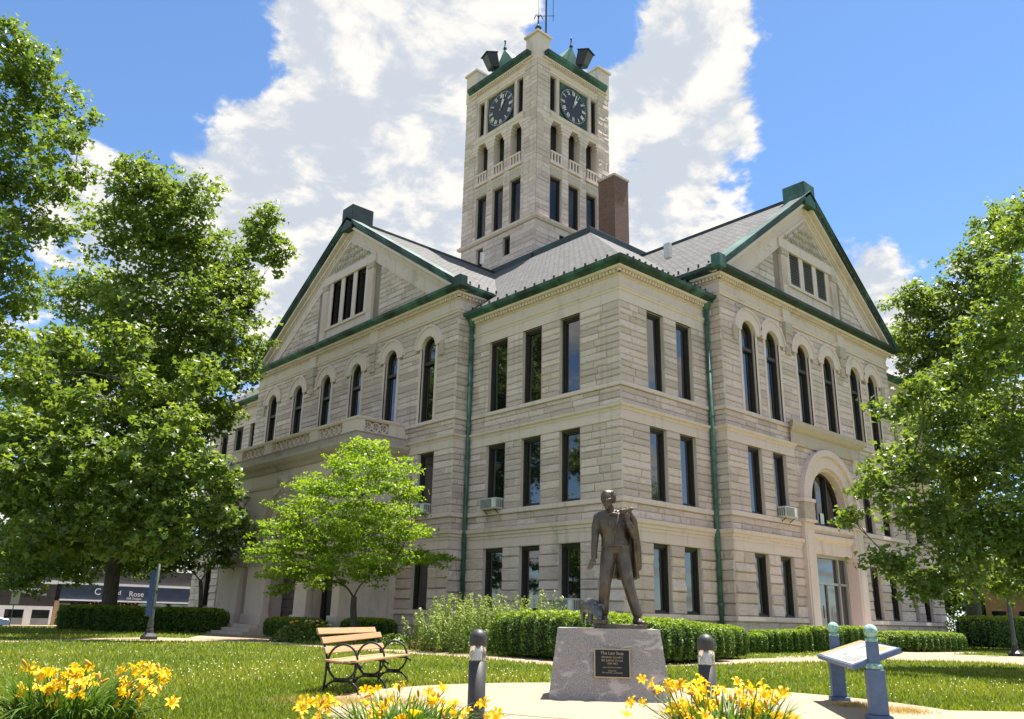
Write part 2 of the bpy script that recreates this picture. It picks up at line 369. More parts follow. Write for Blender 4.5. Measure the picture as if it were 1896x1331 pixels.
def bands(F, u0, u1, m0=0, m1=0, skip=()):       # plinth, sills, lintel bands and string courses
    k = dict(m0=m0, m1=m1)
    def sl(za, zb, d): fsweep(F, TRIM, [(-.05,za),(d,za),(d+.015,za+.03),(d,zb),(-.05,zb)], u0,u1,m0,m1, random.uniform(.3,.8))
    sl(Z['sill0b'],Z['sill0'],.10)
    sl(Z['lin0'],Z['str0'],.035)
    fsweep(F, TRIM, [(-.05,3.82),(.06,3.82),(.06,3.925),(.105,3.945),(.105,4.04),(.17,4.07),(.19,4.2),(.05,4.235),(-.05,4.235)], u0,u1,m0,m1,.7)
    sl(Z['sill1b'],Z['sill1'],.09)
    sl(Z['lin1'],Z['str1'],.035)
    fsweep(F, TRIM, [(-.05,7.88),(.06,7.88),(.07,7.95),(.15,8.0),(.165,8.085),(.05,8.115),(-.05,8.115)], u0,u1,m0,m1,.7)
    sl(Z['sill2b'],Z['sill2'],.09)
def entab(F, u0, u1, dz, m0=0, m1=0, gut=True, dark=None, top=.0):
    z = 11.90+dz
    if dz == 0: fsweep(F, TRIM, [(-.05,11.90),(.035,11.90),(.035,12.29),(-.05,12.29)], u0,u1,m0,m1,.6)
    fsweep(F, TRIM, [(-.05,12.29+dz),(.06,12.29+dz),(.07,12.36+dz),(.12,12.41+dz),(.12,12.46+dz),(-.05,12.48+dz)], u0,u1,m0,m1,.75)
    fsweep(F, TRIM, [(-.05,12.48+dz),(.03,12.48+dz),(.03,12.85+dz),(.07,12.86+dz),(.09,12.91+dz),(-.05,12.91+dz)], u0,u1,m0,m1,.45)
    fsweep(F, TRIM, [(-.05,12.91+dz),(.08,12.91+dz),(.08,13.04+dz),(.28,13.045+dz),(.33,13.12+dz),(-.05,13.13+dz)], u0,u1,m0,m1,.8)
    n = int((u1-u0)/.165); w = (u1-u0)/n
    for i in range(n): fbox(F, DENT, u0+w*i+.02, u0+w*i+w-.045, .07, .20, 12.92+dz, 13.04+dz, .9)
    if m0: fbox(F, DENT, u0-.19, u0-.08, .07,.20,12.92+dz,13.04+dz,.9)
def gutter(F, u0, u1, z, m0=0, m1=0, mat='g'):
    (GUT if mat == 'g' else GUTD).append((F,u0,u1,z,m0,m1))
GUT = []; GUTD = []
FL = Face('L', 0); FR = Face('R', 0); FW = Face('R', -.68); FB = Face('L', -.78)
PW_L = [(1.92,2.95),(3.95,5.02),(5.95,7.08)]           # pavilion, left face: openings along y
PW_R = [(1.5,2.45),(3.25,4.2)]                          # pavilion, right face: openings along x
def pav(F, wins, u0, u1, m0=0, m1=0, e0=0, e1=0):
    H = []
    for a,b in wins: H += [(a,b,Z['sill0'],Z['lin0']),(a,b,Z['sill1'],Z['lin1']),(a,b,Z['sill2'],Z['lin2'])]
    backing(F, WALL, u0, u1, 0, 13.1, H)
    for h in H: reveal(F, TRIM, h); window(F, *h)
    stones(F,u0,u1,0,Z['sill0b'],(),.49,(.9,1.6),.05,e0,e1)
    stones(F,u0,u1,Z['sill0'],Z['lin0'],H,.383,(.7,1.5),.075,e0,e1)
    stones(F,u0,u1,Z['str0t'],Z['sill1b'],(),.25,(.7,1.5),.03,e0,e1)
    stones(F,u0,u1,Z['sill1'],Z['lin1'],H,.262,(.6,1.25),.032,e0,e1)
    stones(F,u0,u1,Z['str1t'],Z['sill2b'],(),.21,(.7,1.5),.03,e0,e1)
    stones(F,u0,u1,Z['sill2'],Z['lin2'],H,.252,(.6,1.25),.032,e0,e1)
    bands(F,u0,u1,m0,m1); entab(F,u0,u1,0,m0,m1)
pav(FL, PW_L, 0, 8.3, 1, 0, .03, 0); pav(FR, PW_R, 0, 5.29, 1, 0, .03, 0)
FL2 = FL; pav(FL, [(28.3,29.4),(30.4,31.5),(32.5,33.6)], 27.1, 35.4)
pav(FR, [(21.0,21.95),(22.75,23.7)], 19.9, 25.2)
gutter(FL,0,8.3,13.13,1); gutter(FR,0,5.29,13.13,1); gutter(FL,27.1,35.4,13.13,0,1); gutter(FR,19.9,25.2,13.13,0,1)
# projecting gabled blocks
def arch_ring(F, mb, c, zs, r0, r1, d0, d1, n=20, a0=0, a1=math.pi, tint=.7, vous=True):
    for i in range(n):
        p, q = a0+(a1-a0)*i/n, a0+(a1-a0)*(i+1)/n
        pts = [(c+rr*math.cos(a), d, zs+rr*math.sin(a)) for d in (d0,d1) for (rr,a) in ((r0,p),(r0,q),(r1,q),(r1,p))]
        mb.hexa([F.P(*t) for t in pts], tint)
def arch_hole(c, zs, r):
    def f(z0, z1):
        if z1 < zs+.02: return None
        z = max(z0*.55+z1*.45, zs); h = r*r-(z-zs)**2
        if h <= 0: return None
        w = math.sqrt(h); return (c-w, c+w)
    return f
DZ = 1.12; ZA = 12.75
def block(F, u0, u1, cs, wlow, groups, back_u=None):
    r = .5; zs = ZA-r
    H = []
    for a,b,lo,hi in wlow: H.append((a,b,lo,hi))
    HA = [(c-r,c+r,Z['sill2']+.04,ZA) for c in cs]
    backing(F, WALL, u0, u1, 0, 14.24, H+HA)
    for h in H:
        reveal(F, TRIM, h)
    for c in cs:
        for s in (-1,1):
            TRIM.add([F.P(c+s*r,.03,Z['sill2']),F.P(c+s*r,.03,zs),F.P(c+s*r,-.45,zs),F.P(c+s*r,-.45,Z['sill2'])],[(0,1,2,3)],.6)
            fbox(F, TRIM, c+s*(r+.16) if s < 0 else c+s*r, c+s*r if s < 0 else c+s*(r+.16), -.02, .032, Z['sill2']+.002, zs, .65)
        arch_ring(F, TRIM, c, zs, r, .93, -.45, .085, 22)
        arch_ring(F, TRIM, c, zs, .93, 1.02, -.02, .13, 22, R(4), math.pi-R(4), .8)
        window(F, c-r, c+r, Z['sill2']+.02, ZA, 'arched_window', 11.55, True)
    ends = []
    for i in range(len(cs)-1):
        m = (cs[i]+cs[i+1])/2; ends.append(m) 
    for c in (cs[0]-1.0, cs[-1]+1.0): fbox(F, CARVE.new('label_stop'), c-.14, c+.14, .0, .12, zs-.55, zs+.05)
    holes = H+[(c-r-.16,c+r+.16,Z['sill2'],zs) for c in cs]+[arch_hole(c,zs,.92) for c in cs]
    stones(F,u0,u1,0,Z['sill0b'],H,.49,(.9,1.6),.05,.03,.03)
    stones(F,u0,u1,Z['sill0'],Z['lin0'],H,.383,(.7,1.5),.07,.03,.03)
    stones(F,u0,u1,Z['str0t'],Z['sill1b'],H,.25,(.7,1.5),.03,.03,.03)
    stones(F,u0,u1,Z['sill1'],Z['lin1'],H,.262,(.6,1.25),.032,.03,.03)
    stones(F,u0,u1,Z['str1t'],Z['sill2b'],H,.21,(.7,1.5),.03,.03,.03)
    stones(F,u0,u1,Z['sill2'],12.29+DZ,holes,.262,(.6,1.3),.032,.03,.03)
    entab(F,u0,u1,DZ,1,1)
    for g in groups:                              # frieze blocks over carved corbels
        fbox(F, TRIM, g-.32, g+.32, .0, .135, 12.30+DZ, 13.03+DZ, .6)
        CARVE.new('corbel')
        for j,(w,d,z0,z1) in enumerate(((.30,.20,12.9,13.42),(.24,.15,12.5,12.9),(.16,.1,12.1,12.5),(.22,.13,11.98,12.1))): fbox(F, CARVE, g-w, g+w, .0, d, z0, z1)
class Pieces:
    def __init__(s): s.l = []; s.new('carving')
    def new(s, name='carving'): s.l.append((name, MB())); return s
    def __getattr__(s, k): return getattr(s.l[-1][1], k)
CARVE = Pieces()
# --- right-hand gabled block
WX = [7.15,8.95,11.45,13.75,16.25,18.05]; C1 = 12.6
low = []
for c in (7.1,8.9,16.3,18.1): low += [(c-.48,c+.48,Z['sill0'],Z['lin0']-.02),(c-.48,c+.48,Z['sill1'],Z['lin1'])]
ENT = (10.75,14.45,0,8.3)
block(FW, 5.29, 19.91, WX, low+[(10.85,14.35,.3,7.36)], (10.2,15.0))
for h in low: window(FW, *h)
for a,b in ((5.29,10.1),(15.1,19.91)): bands(FW,a,b,1 if a<6 else 0,1 if b>19 else 0)
fsweep(FW, TRIM, [(-.05,8.73),(.09,8.73),(.1,8.76),(.09,8.88),(-.05,8.88)], 10.1,15.1)
# entrance bay: pilasters, arch, ledge, doors
EB = MB()
for a,b in ((10.12,10.86),(14.34,15.08)):
    fbox(FW,EB,a,b,-.3,.22,0,4.9,.55); fbox(FW,EB,a-.06,b+.06,-.2,.26,0,.45,.5); fbox(FW,EB,a+.1,b-.1,.2,.25,.6,4.6,.7)
    fbox(FW,CARVE.new('capital'),a-.05,b+.05,-.1,.30,5.0,5.75); fbox(FW,EB,a-.1,b+.1,-.1,.34,4.9,5.02,.8); fbox(FW,EB,a-.1,b+.1,-.1,.34,5.72,5.86,.8)
arch_ring(FW, EB, C1, 5.75, 1.62, 2.12, -.30, .16, 26, 0, math.pi, .7); arch_ring(FW, EB, C1, 5.75, 2.12, 2.40, -.02, .26, 26, 0, math.pi, .55)
arch_ring(FW, EB, C1, 5.75, 1.48, 1.63, -.40, .04, 26, 0, math.pi, .3)
fbox(FW,EB,10.86,11.0,-.45,.02,4.9,5.75,.6); fbox(FW,EB,14.2,14.34,-.45,.02,4.9,5.75,.6)
stones(FW,10.1,15.1,5.9,8.08,[arch_hole(C1,5.75,2.34),(10.9,14.3,5,7)],.262,(.6,1.2),.03)
fsweep(FW, OLD, [(-.05,8.05),(.12,8.05),(.16,8.2),(.16,8.55),(.30,8.62),(.46,8.78),(.50,8.95),(.02,9.02),(-.05,9.02)], 9.85,15.35,1,1,.5)
fsweep(FW, EB, [(-.3,4.55),(.02,4.55),(.06,4.62),(.14,4.68),(.14,4.86),(-.3,4.9)], 10.86,14.34,0,0,.75)
fsweep(FW, EB, [(-.3,3.72),(.0,3.72),(.0,4.22),(.1,4.27),(.17,4.4),(.17,4.5),(-.3,4.55)], 10.86,14.34,0,0,.8)
part(EB,'entrance_surround','smooth_stone',bev=.012)
window(FW, 11.1, 14.1, 4.92, 7.25, 'fanlight_window', None, True, 'window_glass', 2, None, -.3)
DO = MB()
for u in (10.9,11.5,13.55,14.26): fbox(FW,DO,u-.055,u+.055,-.42,-.28,.32,3.7)
fbox(FW,DO,10.9,14.3,-.42,-.28,2.52,2.62); fbox(FW,DO,10.9,14.3,-.44,-.26,3.6,3.72); fbox(FW,DO,10.9,14.3,-.42,-.28,.3,.5); fbox(FW,DO,12.49,12.56,-.40,-.30,.5,2.55)
dof = part(DO,'entrance_door','door_frame',bev=.006); g = MB(); g.add([FW.P(10.86,-.37,.3),FW.P(14.34,-.37,.3),FW.P(14.34,-.37,3.72),FW.P(10.86,-.37,3.72)],[(0,1,2,3)]); part(g,'pane','window_glass',dof)
hd = MB(); fbox(FW,hd,12.36,12.39,-.27,-.24,1.2,1.7); fbox(FW,hd,12.66,12.69,-.27,-.24,1.2,1.7); part(hd,'door_handle','door_frame',dof)
nt_ = MB(); fbox(FW,nt_,12.55,12.85,-.375,-.37,5.05,5.5); part(nt_,'paper_notice','white_paint')
for k,(d1,z1) in enumerate(((1.9,.12),(1.5,.22),(1.1,.32))):
    st_ = MB(); fbox(FW,st_,10.7-.3*(2-k),14.5+.3*(2-k),-.45,d1,0 if k==0 else z1-.098,z1,.6); part(st_,'step','smooth_stone',bev=.01)
# --- left-hand gabled block
BY = [10.3,13.2,16.25,19.15,22.1,25.05]; C2 = 17.7
low = []
for c in (10.1,25.3): low += [(c-.55,c+.55,Z['sill0'],Z['lin0']-.02),(c-.55,c+.55,Z['sill1'],Z['lin1'])]
block(FB, 8.3, 27.1, BY, low+[(15.4,19.0,.4,6.2)], (14.75,20.65))
for h in low: window(FB, *h)
bands(FB, 8.3, 27.1, 1, 1)
# returns of the blocks
FRB = Face('R', 8.3); FLW = Face('L', 5.29)
for F,a,b in ((FRB,-.78,0),(FLW,-.68,0)):
    WALL.add([F.P(a,0,0),F.P(b,0,0),F.P(b,0,14.24),F.P(a,0,14.24)],[(0,1,2,3)])
    for z0,z1,ch,bu in ((0,.98,.49,.05),(1.16,3.46,.383,.07),(4.22,4.72,.25,.03),(4.9,7.52,.262,.032),(8.1,8.73,.21,.03),(8.88,13.44,.262,.032)): stones(F,a,b,z0,z1,(),ch,(.35,.8),bu,.03 if F is FLW else .03,0)
    bands(F,a,b,1,0); entab(F,a,b+.5,DZ,1,0)
# --- gables
RIDGE_R, RIDGE_L = 20.5, 21.05; ZE = 14.47
def gable(F, c, hw, zr, zb, lou):
    ze = 14.27; sl = (zr-ZE)/(hw+.57); hh = (zr-.16-ze)/sl
    wz = lambda z: max(0, hh-(z-ze)/sl)
    zt = zb+1.55 if lou else zb+2.5
    def trap(z0,z1,a0,b0,a1,b1): WALL.add([F.P(a0,0,z0),F.P(b0,0,z0),F.P(b1,0,z1),F.P(a1,0,z1)],[(0,1,2,3)])
    trap(ze-.05,zb,c-wz(ze),c+wz(ze),c-wz(zb),c+wz(zb)); trap(zb,zt,c-wz(zb),c-1.9,c-wz(zt),c-1.9); trap(zb,zt,c+1.9,c+wz(zb),c+1.9,c+wz(zt))
    WALL.add([F.P(c-wz(zt),0,zt),F.P(c+wz(zt),0,zt),F.P(c,0,ze+hh*sl)],[(0,1,2)])
    edge = lambda z: (hh-(z-ze)/sl)
    def tri(s):
        def f(z):
            e = edge(z)-1.25; 
            return (c-e, c-3.0) if s < 0 else (c+3.0, c+e)
        return f
    for s in (-1,1): stones(F,0,1,ze+.35,ze+.35+(hh-1.25-3.0)*sl,(),.27,(.5,1.1),.035,0,0,tri(s))
    T = MB()
    # broad smooth rake borders
    def rake(mb, o0, o1, d0, d1, tint=.6):     # strip parallel to the slope, o measured square down from roof line
        k = math.sqrt(1+sl*sl)
        for s in (-1,1):
            pts = []
            for d in (d0,d1):
                for (u,z) in ((hh-o1*k/sl, ze),(0, ze+hh*sl-o1*k),(0, ze+hh*sl-o0*k),(hh-o0*k/sl, ze)):
                    pts.append((c+s*u, d, z))
            pts2 = []
            for (u,d,z) in pts: pts2.append(F.P(u,d,z))
            mb.hexa(pts2, tint)
    rake(T, .52, 1.05, -.02, .045, .55); rake(T, .42, .53, -.02, .09, .7); rake(T, .22, .43, -.02, .16, .75); rake(T, .10, .23, -.02, .36, .8); rake(T, 1.05,1.12,-.02,.07,.5)
    # central panel
    fbox(F,T,c-2.45,c+2.45,-.02,.04,14.3,zb-.02,.6); fbox(F,T,c-2.3,c+2.3,-.02,.12,zb-.16,zb-.02,.7)
    ws = (-1.2,0,1.2); ww = .42
    for k in range(4):
        a = (-2.02,-.78,.42,1.62)[k]; b = (-1.62,-.42,.78,2.02)[k]; fbox(F,T,c+a,c+b,-.3,.05,zb-.02,zt,.65)
    for s in (-1,1):
        u = c+s*2.25
        fbox(F,T,u-.25,u+.25,-.02,.15,14.3,zt-.35,.6); fbox(F,CARVE.new('capital'),u-.27,u+.27,-.02,.2,zt-.35,zt-.04)
        for k in range(4): fbox(F,T,u-.19+k*.11,u-.14+k*.11,.12,.175,zb-.2,zt-.5,.7)
    fbox(F,T,c-2.55,c+2.55,-.3,.13,zt,zt+.42,.6)
    hw2 = 2.55; z0 = zt+.42; z1 = zr-1.15
    def tr(mb, k0, k1, d): 
        zc = z0+(z1-z0)*.36
        sc = lambda p,k: (c+(p[0])*k, d, zc+(p[1]-zc)*k)
        P3 = [(-hw2,z0),(hw2,z0),(0,z1)]
        for i in range(3):
            a,b = P3[i],P3[(i+1)%3]
            mb.hexa([F.P(u,dd,z) for dd in (-.02,d) for (u,_,z) in (sc(a,k0),sc(b,k0),sc(b,k1),sc(a,k1))],.7)
    tr(T, 1.0, .93, .13); tr(T, .93,.86,.08)
    CARVE.new('relief_panel'); CARVE.add([F.P(c-hw2*.9,.05,z0+.12),F.P(c+hw2*.9,.05,z0+.12),F.P(c,.05,z1-.2)],[(0,1,2)])
    rnd = random.Random(3)
    for row,(zz,half) in enumerate(((z0+.32,1.75),(z0+.68,1.05),(z0+1.02,.5))):   # scrolls of the relief
        n = int(half/.24)
        for i in range(-n,n+1):
            cu = c+i*.25+rnd.uniform(-.04,.04); cz = zz+rnd.uniform(-.04,.04); sgn = 1 if i >= 0 else -1
            pts = [F.P(cu+sgn*(.02+.115*t/10)*math.cos(t*.75), .07+.02*math.sin(t), cz+(.02+.115*t/10)*math.sin(t*.75)) for t in range(11)]
            CARVE.tube(pts, .03, 5)
    part(T,'pediment','smooth_stone')
    for k in range(3):
        a = c+(-1.62,-.42,.78)[k]; b = c+(-.78,.42,1.62)[k]
        a, b = a+.0, b-.0
        h = (a,b,zb,zt); reveal(F,TRIM,h,.45,.0)
        if lou:
            bk = MB(); fbox(F,bk,a,b,-.35,-.33,zb,zt); vent = part(bk,'louver_vent','louver'); n = 11
            for i in range(n):
                s_ = MB(); z = zb+(zt-zb)*i/n; hgt = (zt-zb)/n
                s_.hexa([F.P(a,.0,z),F.P(b,.0,z),F.P(b,-.12,z+hgt*.75),F.P(a,-.12,z+hgt*.75),F.P(a,.0,z+.03),F.P(b,.0,z+.03),F.P(b,-.12,z+hgt*.75+.03),F.P(a,-.12,z+hgt*.75+.03)])
                part(s_,'slat','louver_slat',vent)
        else: window(F,a,b,zb,zt,'gable_window')
simple('louver_slat',(.30,.29,.28),.6,0,6,.15)
# holes in gable walls are darkened by the recessed windows: gable wall is built round them
gable(FW, C1, 7.31, RIDGE_R, 15.5, True); gable(FB, C2, 9.4, RIDGE_L, 15.45, False)
# --- gutters (copper), built as swept profiles
def sweep_group(lst, name, mat):
    for F,u0,u1,z,m0,m1 in lst:
        mb = MB(); fsweep(F, mb, [(.0,z+.005),(.33,z+.005),(.47,z+.09),(.55,z+.12),(.59,z+.24),(.53,z+.25),(.47,z+.2),(.0,z+.2)], u0,u1,m0,m1)
        part(mb, name, mat)
zt_ = 13.13+DZ
GUT += [(FB,8.3,27.1,zt_,1,1),(FRB,-.78,.7,zt_,1,0)]
GUTD += [(FW,5.29,19.91,zt_,1,1)]
GUT += [(FLW,-.68,1.1,zt_,1,0)]
sweep_group(GUT,'gutter','copper_green'); sweep_group(GUTD,'gutter','copper_dark')
# --- roofs (uv in metres along the slope)
def roof(polys, name='roof', mat='slate_roof', th=.1):
    me = bpy.data.meshes.new(name); V=[];Fc=[];UV=[]
    for pl in polys:
        P = [Vector(p) for p in pl]; n = (P[1]-P[0]).cross(P[2]-P[0]).normalized()
        if n.z < 0: P = P[::-1]; n = -n
        hz = Vector((0,0,1)).cross(n); hz = hz.normalized() if hz.length > 1e-4 else Vector((1,0,0)); up = n.cross(hz)
        b = len(V); m = len(P)
        V += [tuple(p) for p in P] + [tuple(p-n*th) for p in P]
        for f in [tuple(range(m)), tuple(range(2*m-1,m-1,-1))]+[(i,m+i,m+(i+1)%m,(i+1)%m) for i in range(m)]:
            Fc.append(tuple(b+i for i in f)); UV += [((V[b+i][0]*hz.x+V[b+i][1]*hz.y+V[b+i][2]*hz.z),(Vector(V[b+i]).dot(up))) for i in f]
    me.from_pydata(V,[],Fc); uv = me.uv_layers.new(name='UVMap')
    uv.data.foreach_set('uv', np.array(UV,dtype=np.float32).ravel()); me.update()
    o = link(name, me, M_[mat], COURT); o.matrix_parent_inverse = Matrix.Translation(-COURT.location); return o
ZP, ZD = 13.34, 21.1
roof([[(-.55,-.55,ZP),(9.15,9.8,ZD),(9.15,17.7,ZD),(-.55,17.7,ZP)],
      [(-.55,-.55,ZP),(12.6,-.55,ZP),(12.6,9.8,ZD),(9.15,9.8,ZD)]],'hip_roof')
roof([[(25.75,-.55,ZP),(12.6,-.55,ZP),(12.6,9.8,ZD),(16.0,9.8,ZD)],[(25.75,-.55,ZP),(16,9.8,ZD),(16,17.7,ZD),(25.75,17.7,ZP)],
      [(-.55,35.95,ZP),(-.55,17.7,ZP),(9.15,17.7,ZD),(9.15,25.6,ZD)],[(-.55,35.95,ZP),(9.15,25.6,ZD),(12.6,25.6,ZD),(12.6,35.95,ZP)]],'hip_roof')

roof([[(12.6,-1.15,RIDGE_R),(12.6,10,RIDGE_R),(4.72,10,ZE),(4.72,-1.15,ZE)],[(12.6,-1.15,RIDGE_R),(12.6,10,RIDGE_R),(20.48,10,ZE),(20.48,-1.15,ZE)]],'gable_roof')
roof([[(-1.25,17.7,RIDGE_L),(9.2,17.7,RIDGE_L),(9.2,7.72,ZE),(-1.25,7.72,ZE)],[(-1.25,17.7,RIDGE_L),(9.2,17.7,RIDGE_L),(9.2,27.68,ZE),(-1.25,27.68,ZE)]],'gable_roof')
# raking copper cornices
def rakes(F, c, hw, zr, mat):
    for s in (-1,1):
        mb = MB(); ze = ZE-.02; a = (c+s*hw, ze); b = (c, zr+.03)
        dx, dz = b[0]-a[0], b[1]-a[1]; l = math.hypot(dx,dz); nx, nz = -dz/l*(1 if dx>0 else -1), abs(dx)/l
        def seg(o0,o1,d0,d1):
            q = []
            for d in (d0,d1):
                for (p,o) in ((a,o0),(b,o0),(b,o1),(a,o1)):
                    if p is b: q.append(F.P(b[0], d, b[1]+o/nz))
                    else: q.append(F.P(a[0]+nx*o, d, a[1]+nz*o))
            mb.hexa(q)
        seg(-.20,-.06,.05,.40); seg(-.06,.05,.05,.52); seg(.05,.09,-.12,.56)
        part(mb,'raking_cornice',mat)
rakes(FW,C1,7.88,RIDGE_R,'copper_green'); rakes(FB,C2,9.98,RIDGE_L,'copper_green')
for (x0,x1,y0,y1,z0,z1) in ((12.1,13.05,-1.2,-.05,19.8,21.0),(-1.3,.0,17.15,18.2,20.4,21.75)):
    mb = MB(); mb.box(x0,x1,y0,y1,z0,z1); part(mb,'ridge_block','copper_dark' if x0<0 else 'copper_green',bev=.03)
# corner blocks where rake meets eave, snow guards
mb = MB()
for i in range(15):
    y = .3+i*.55
    mb.box(-.30,-.24,y-.03,y+.03,ZP+.15,ZP+.32); mb.box(y*.62-.03,y*.62+.03,-.30,-.24,ZP+.15,ZP+.32)
for i in range(8): mb.box(4.97,5.03,-.5+i*.5,-.44+i*.5,ZE+.2,ZE+.36); mb.box(-1+i*.5,-.94+i*.5,7.97,8.03,ZE+.18,ZE+.34)
part(mb,'snow_guards','black_paint',kind='stuff')
for q_ in ((4.5,4.95,-1.3,-.9,ZE-.2,ZE+.35),(-1.4,-1.0,7.5,7.95,ZE-.2,ZE+.3)): part(MB().box(*q_),'eave_block','copper_green',bev=.02)
# deck with coping
mb = MB(); mb.box(9.0,16.2,9.65,14.2,ZD-.35,ZD+.28); part(mb,'deck_coping','copper_dark',bev=.03)
for q_ in ((8.95,9.12,14.2,17.9,ZD-.3,ZD+.2),(-1.0,9.2,17.62,17.78,RIDGE_L-.06,RIDGE_L+.1),(12.5,12.7,-1,10,RIDGE_R-.06,RIDGE_R+.09)): part(MB().box(*q_),'ridge_flashing','copper_dark')
for q_ in ((6.0,6.2,2.2,2.5,16.2,16.9),(2.6,2.75,11,11.15,17.6,18.2)): part(MB().box(*q_),'vent_pipe','ac_metal')
# chimney
def uvbox(name, x0,x1,y0,y1,z0,z1, mat, parent=None):
    me = bpy.data.meshes.new(name)
    V=[(x0,y0,z0),(x1,y0,z0),(x1,y1,z0),(x0,y1,z0),(x0,y0,z1),(x1,y0,z1),(x1,y1,z1),(x0,y1,z1)]
    Fc=[(0,1,5,4),(1,2,6,5),(2,3,7,6),(3,0,4,7),(4,5,6,7)]
    me.from_pydata(V,[],Fc); uv = me.uv_layers.new(name='UVMap'); UV=[]
    for i,f in enumerate(Fc): UV += [((V[k][0] if i in (0,2) else V[k][1])+ (0 if i<4 else 0), V[k][2] if i<4 else V[k][1]) for k in f]
    uv.data.foreach_set('uv', np.array(UV,dtype=np.float32).ravel()); me.update()
    o = link(name, me, M_[mat], parent or COURT)
    if parent is None: o.matrix_parent_inverse = Matrix.Translation(-COURT.location)
    return o
ch = uvbox('chimney',11.5,12.72,10.0,11.25,20,25.62,'chimney_brick')
mb = MB(); mb.box(11.44,12.78,9.94,11.31,25.62,25.78); part(mb,'chimney_cap','old_stone',ch,bev=.02)
# --- tower
TL = Face('L', 9.15); TR = Face('R', 14.15)
TW = MB(); TT = MB(); TD = MB()
def tower_face(F, u0, u1, cu):
    off = 1.62
    for ww,(z0,z1) in ((.5,(23.92,26.92)),):
        H = [(cu+k*off-ww,cu+k*off+ww,z0,z1) for k in (-1,0,1)]
    HB = [(cu+k*off-.5,cu+k*off+.5,28.05,30.85) for k in (-1,0,1)]
    HS = [(cu+s*1.9-.28,cu+s*1.9+.28,31.5,34.05) for s in (-1,1)]
    HQ = [(cu-.95-.33,cu-.95+.33,21.95,23.2),(cu+1.6-.33,cu+1.6+.33,21.95,23.2)]
    HC = [(cu-1.36,cu+1.36,31.4,34.06)]
    backing(F, TW, u0, u1, 19.5, 35.4, H+HB+HS+HQ+HC)
    for h in H+HS+HQ: reveal(F,TT,h,.35,.02); window(F,*h,'tower_window',glass='tower_glass',dd=-.15)
    for h in HB:
        reveal(F,TT,h,.5,.02); dk = MB(); fbox(F,dk,h[0]-.1,h[1]+.1,-.62,-.5,28.0,30.9); part(dk,'belfry_shade_panel','interior')  # near-black panel added behind each opening, stands in for the shade inside
    reveal(F,TT,HC[0],.2,.03)
    pw = 1.08
    for a,b in ((u0,u0+pw),(u1-pw,u1)):
        fbox(F,TT,a,b,-.02,.05,23.85,35.6,.45)
        Fp = Face(F.k, F.p-.05); stones(Fp,a,b,23.9,34.6,(),.34,(.45,1.0),.035,.03 if a==u0 else 0,.03 if b==u1 else 0)
    stones(F,u0,u1,20,23.55,HQ,.36,(.8,1.5),.035,.03,.03)
    fsweep(F,TT,[(-.05,23.55),(.12,23.55),(.22,23.65),(.24,23.78),(.04,23.9),(-.05,23.9)],u0,u1,1,1,.7)
    stones(F,u0+pw,u1-pw,23.95,30.75,[(h[0]-.02,h[1]+.02,23.9,28.0) for h in H]+HB,.34,(.4,.9),.03)
    for h in H:
        fbox(F,TT,h[0]-.1,h[1]+.1,-.02,.04,26.94,27.6,.7); fbox(F,CARVE.new('carved_panel'),h[0]-.02,h[1]+.02,.0,.07,27.0,27.5)
        fbox(F,TT,h[0]-.1,h[1]+.1,-.5,.16,27.68,27.86,.8)
        fbox(F,TT,h[0],h[1],-.12,.13,28.46,28.58,.8)
        for k in range(4): u = h[0]+.1+k*.27; TT.hexa([F.P(a,d,z) for z in (27.86,28.46) for a,d in ((u-.05,.1),(u+.05,.1),(u+.05,0),(u-.05,0))],.75)
    for k in (-1.5,-.5,.5,1.5):                                # belfry piers with corbelled heads
        u = cu+k*off; w = .31 if abs(k)<1 else .25
        for j,(dw,z) in enumerate(((.05,30.15),(.12,30.35),(.2,30.55))): fbox(F,TT,u-w-dw,u+w+dw,-.3,.06+.03*j,z,z+.2,.7)
    fsweep(F,TT,[(-.3,30.75),(.1,30.75),(.12,30.9),(.2,31.0),(.22,31.2),(.06,31.32),(-.05,31.32)],u0+pw,u1-pw,0,0,.7)
    fsweep(F,TT,[(-.05,34.18),(.05,34.18),(.05,34.36),(.09,34.40),(.09,34.45),(.04,34.47),(.04,34.74),(-.05,34.74)],u0+.2,u1-.2,0,0,.6)
    fsweep(F,TT,[(-.05,34.74),(.12,34.74),(.12,34.9),(.26,34.91),(.28,34.98),(-.05,34.99)],u0+.3,u1-.3,0,0,.7)
    n = 26
    for i in range(n): u = u0+pw+(u1-u0-2*pw)*i/n; fbox(F,TD,u+.02,u+.11,.1,.22,34.76,34.9)
    mb = MB(); fsweep(F,mb,[(-.05,35.0),(.28,35.0),(.38,35.12),(.46,35.2),(.5,35.42),(.42,35.46),(-.05,35.46)],u0+.5,u1-.5,0,0); part(mb,'tower_cornice','copper_green')
    # clock
    pl = MB(); fbox(F,pl,cu-1.36,cu+1.36,-.2,-.12,31.4,34.06); part(pl,'clock_panel','copper_green')
    ck = MB(); r = 1.325; zc = 32.74; n = 40
    vs = [F.P(cu+r*math.cos(2*math.pi*i/n),-.05,zc+r*math.sin(2*math.pi*i/n)) for i in range(n)]; vs2=[F.P(cu+r*math.cos(2*math.pi*i/n),-.13,zc+r*math.sin(2*math.pi*i/n)) for i in range(n)]
    ck.add(vs+vs2,[tuple(range(n))]+[(i,(i+1)%n,n+(i+1)%n,n+i) for i in range(n)]); clock = part(ck,'clock_face','clock_black')
    sg = -1 if F.k == 'L' else 1          # clockwise as seen from outside
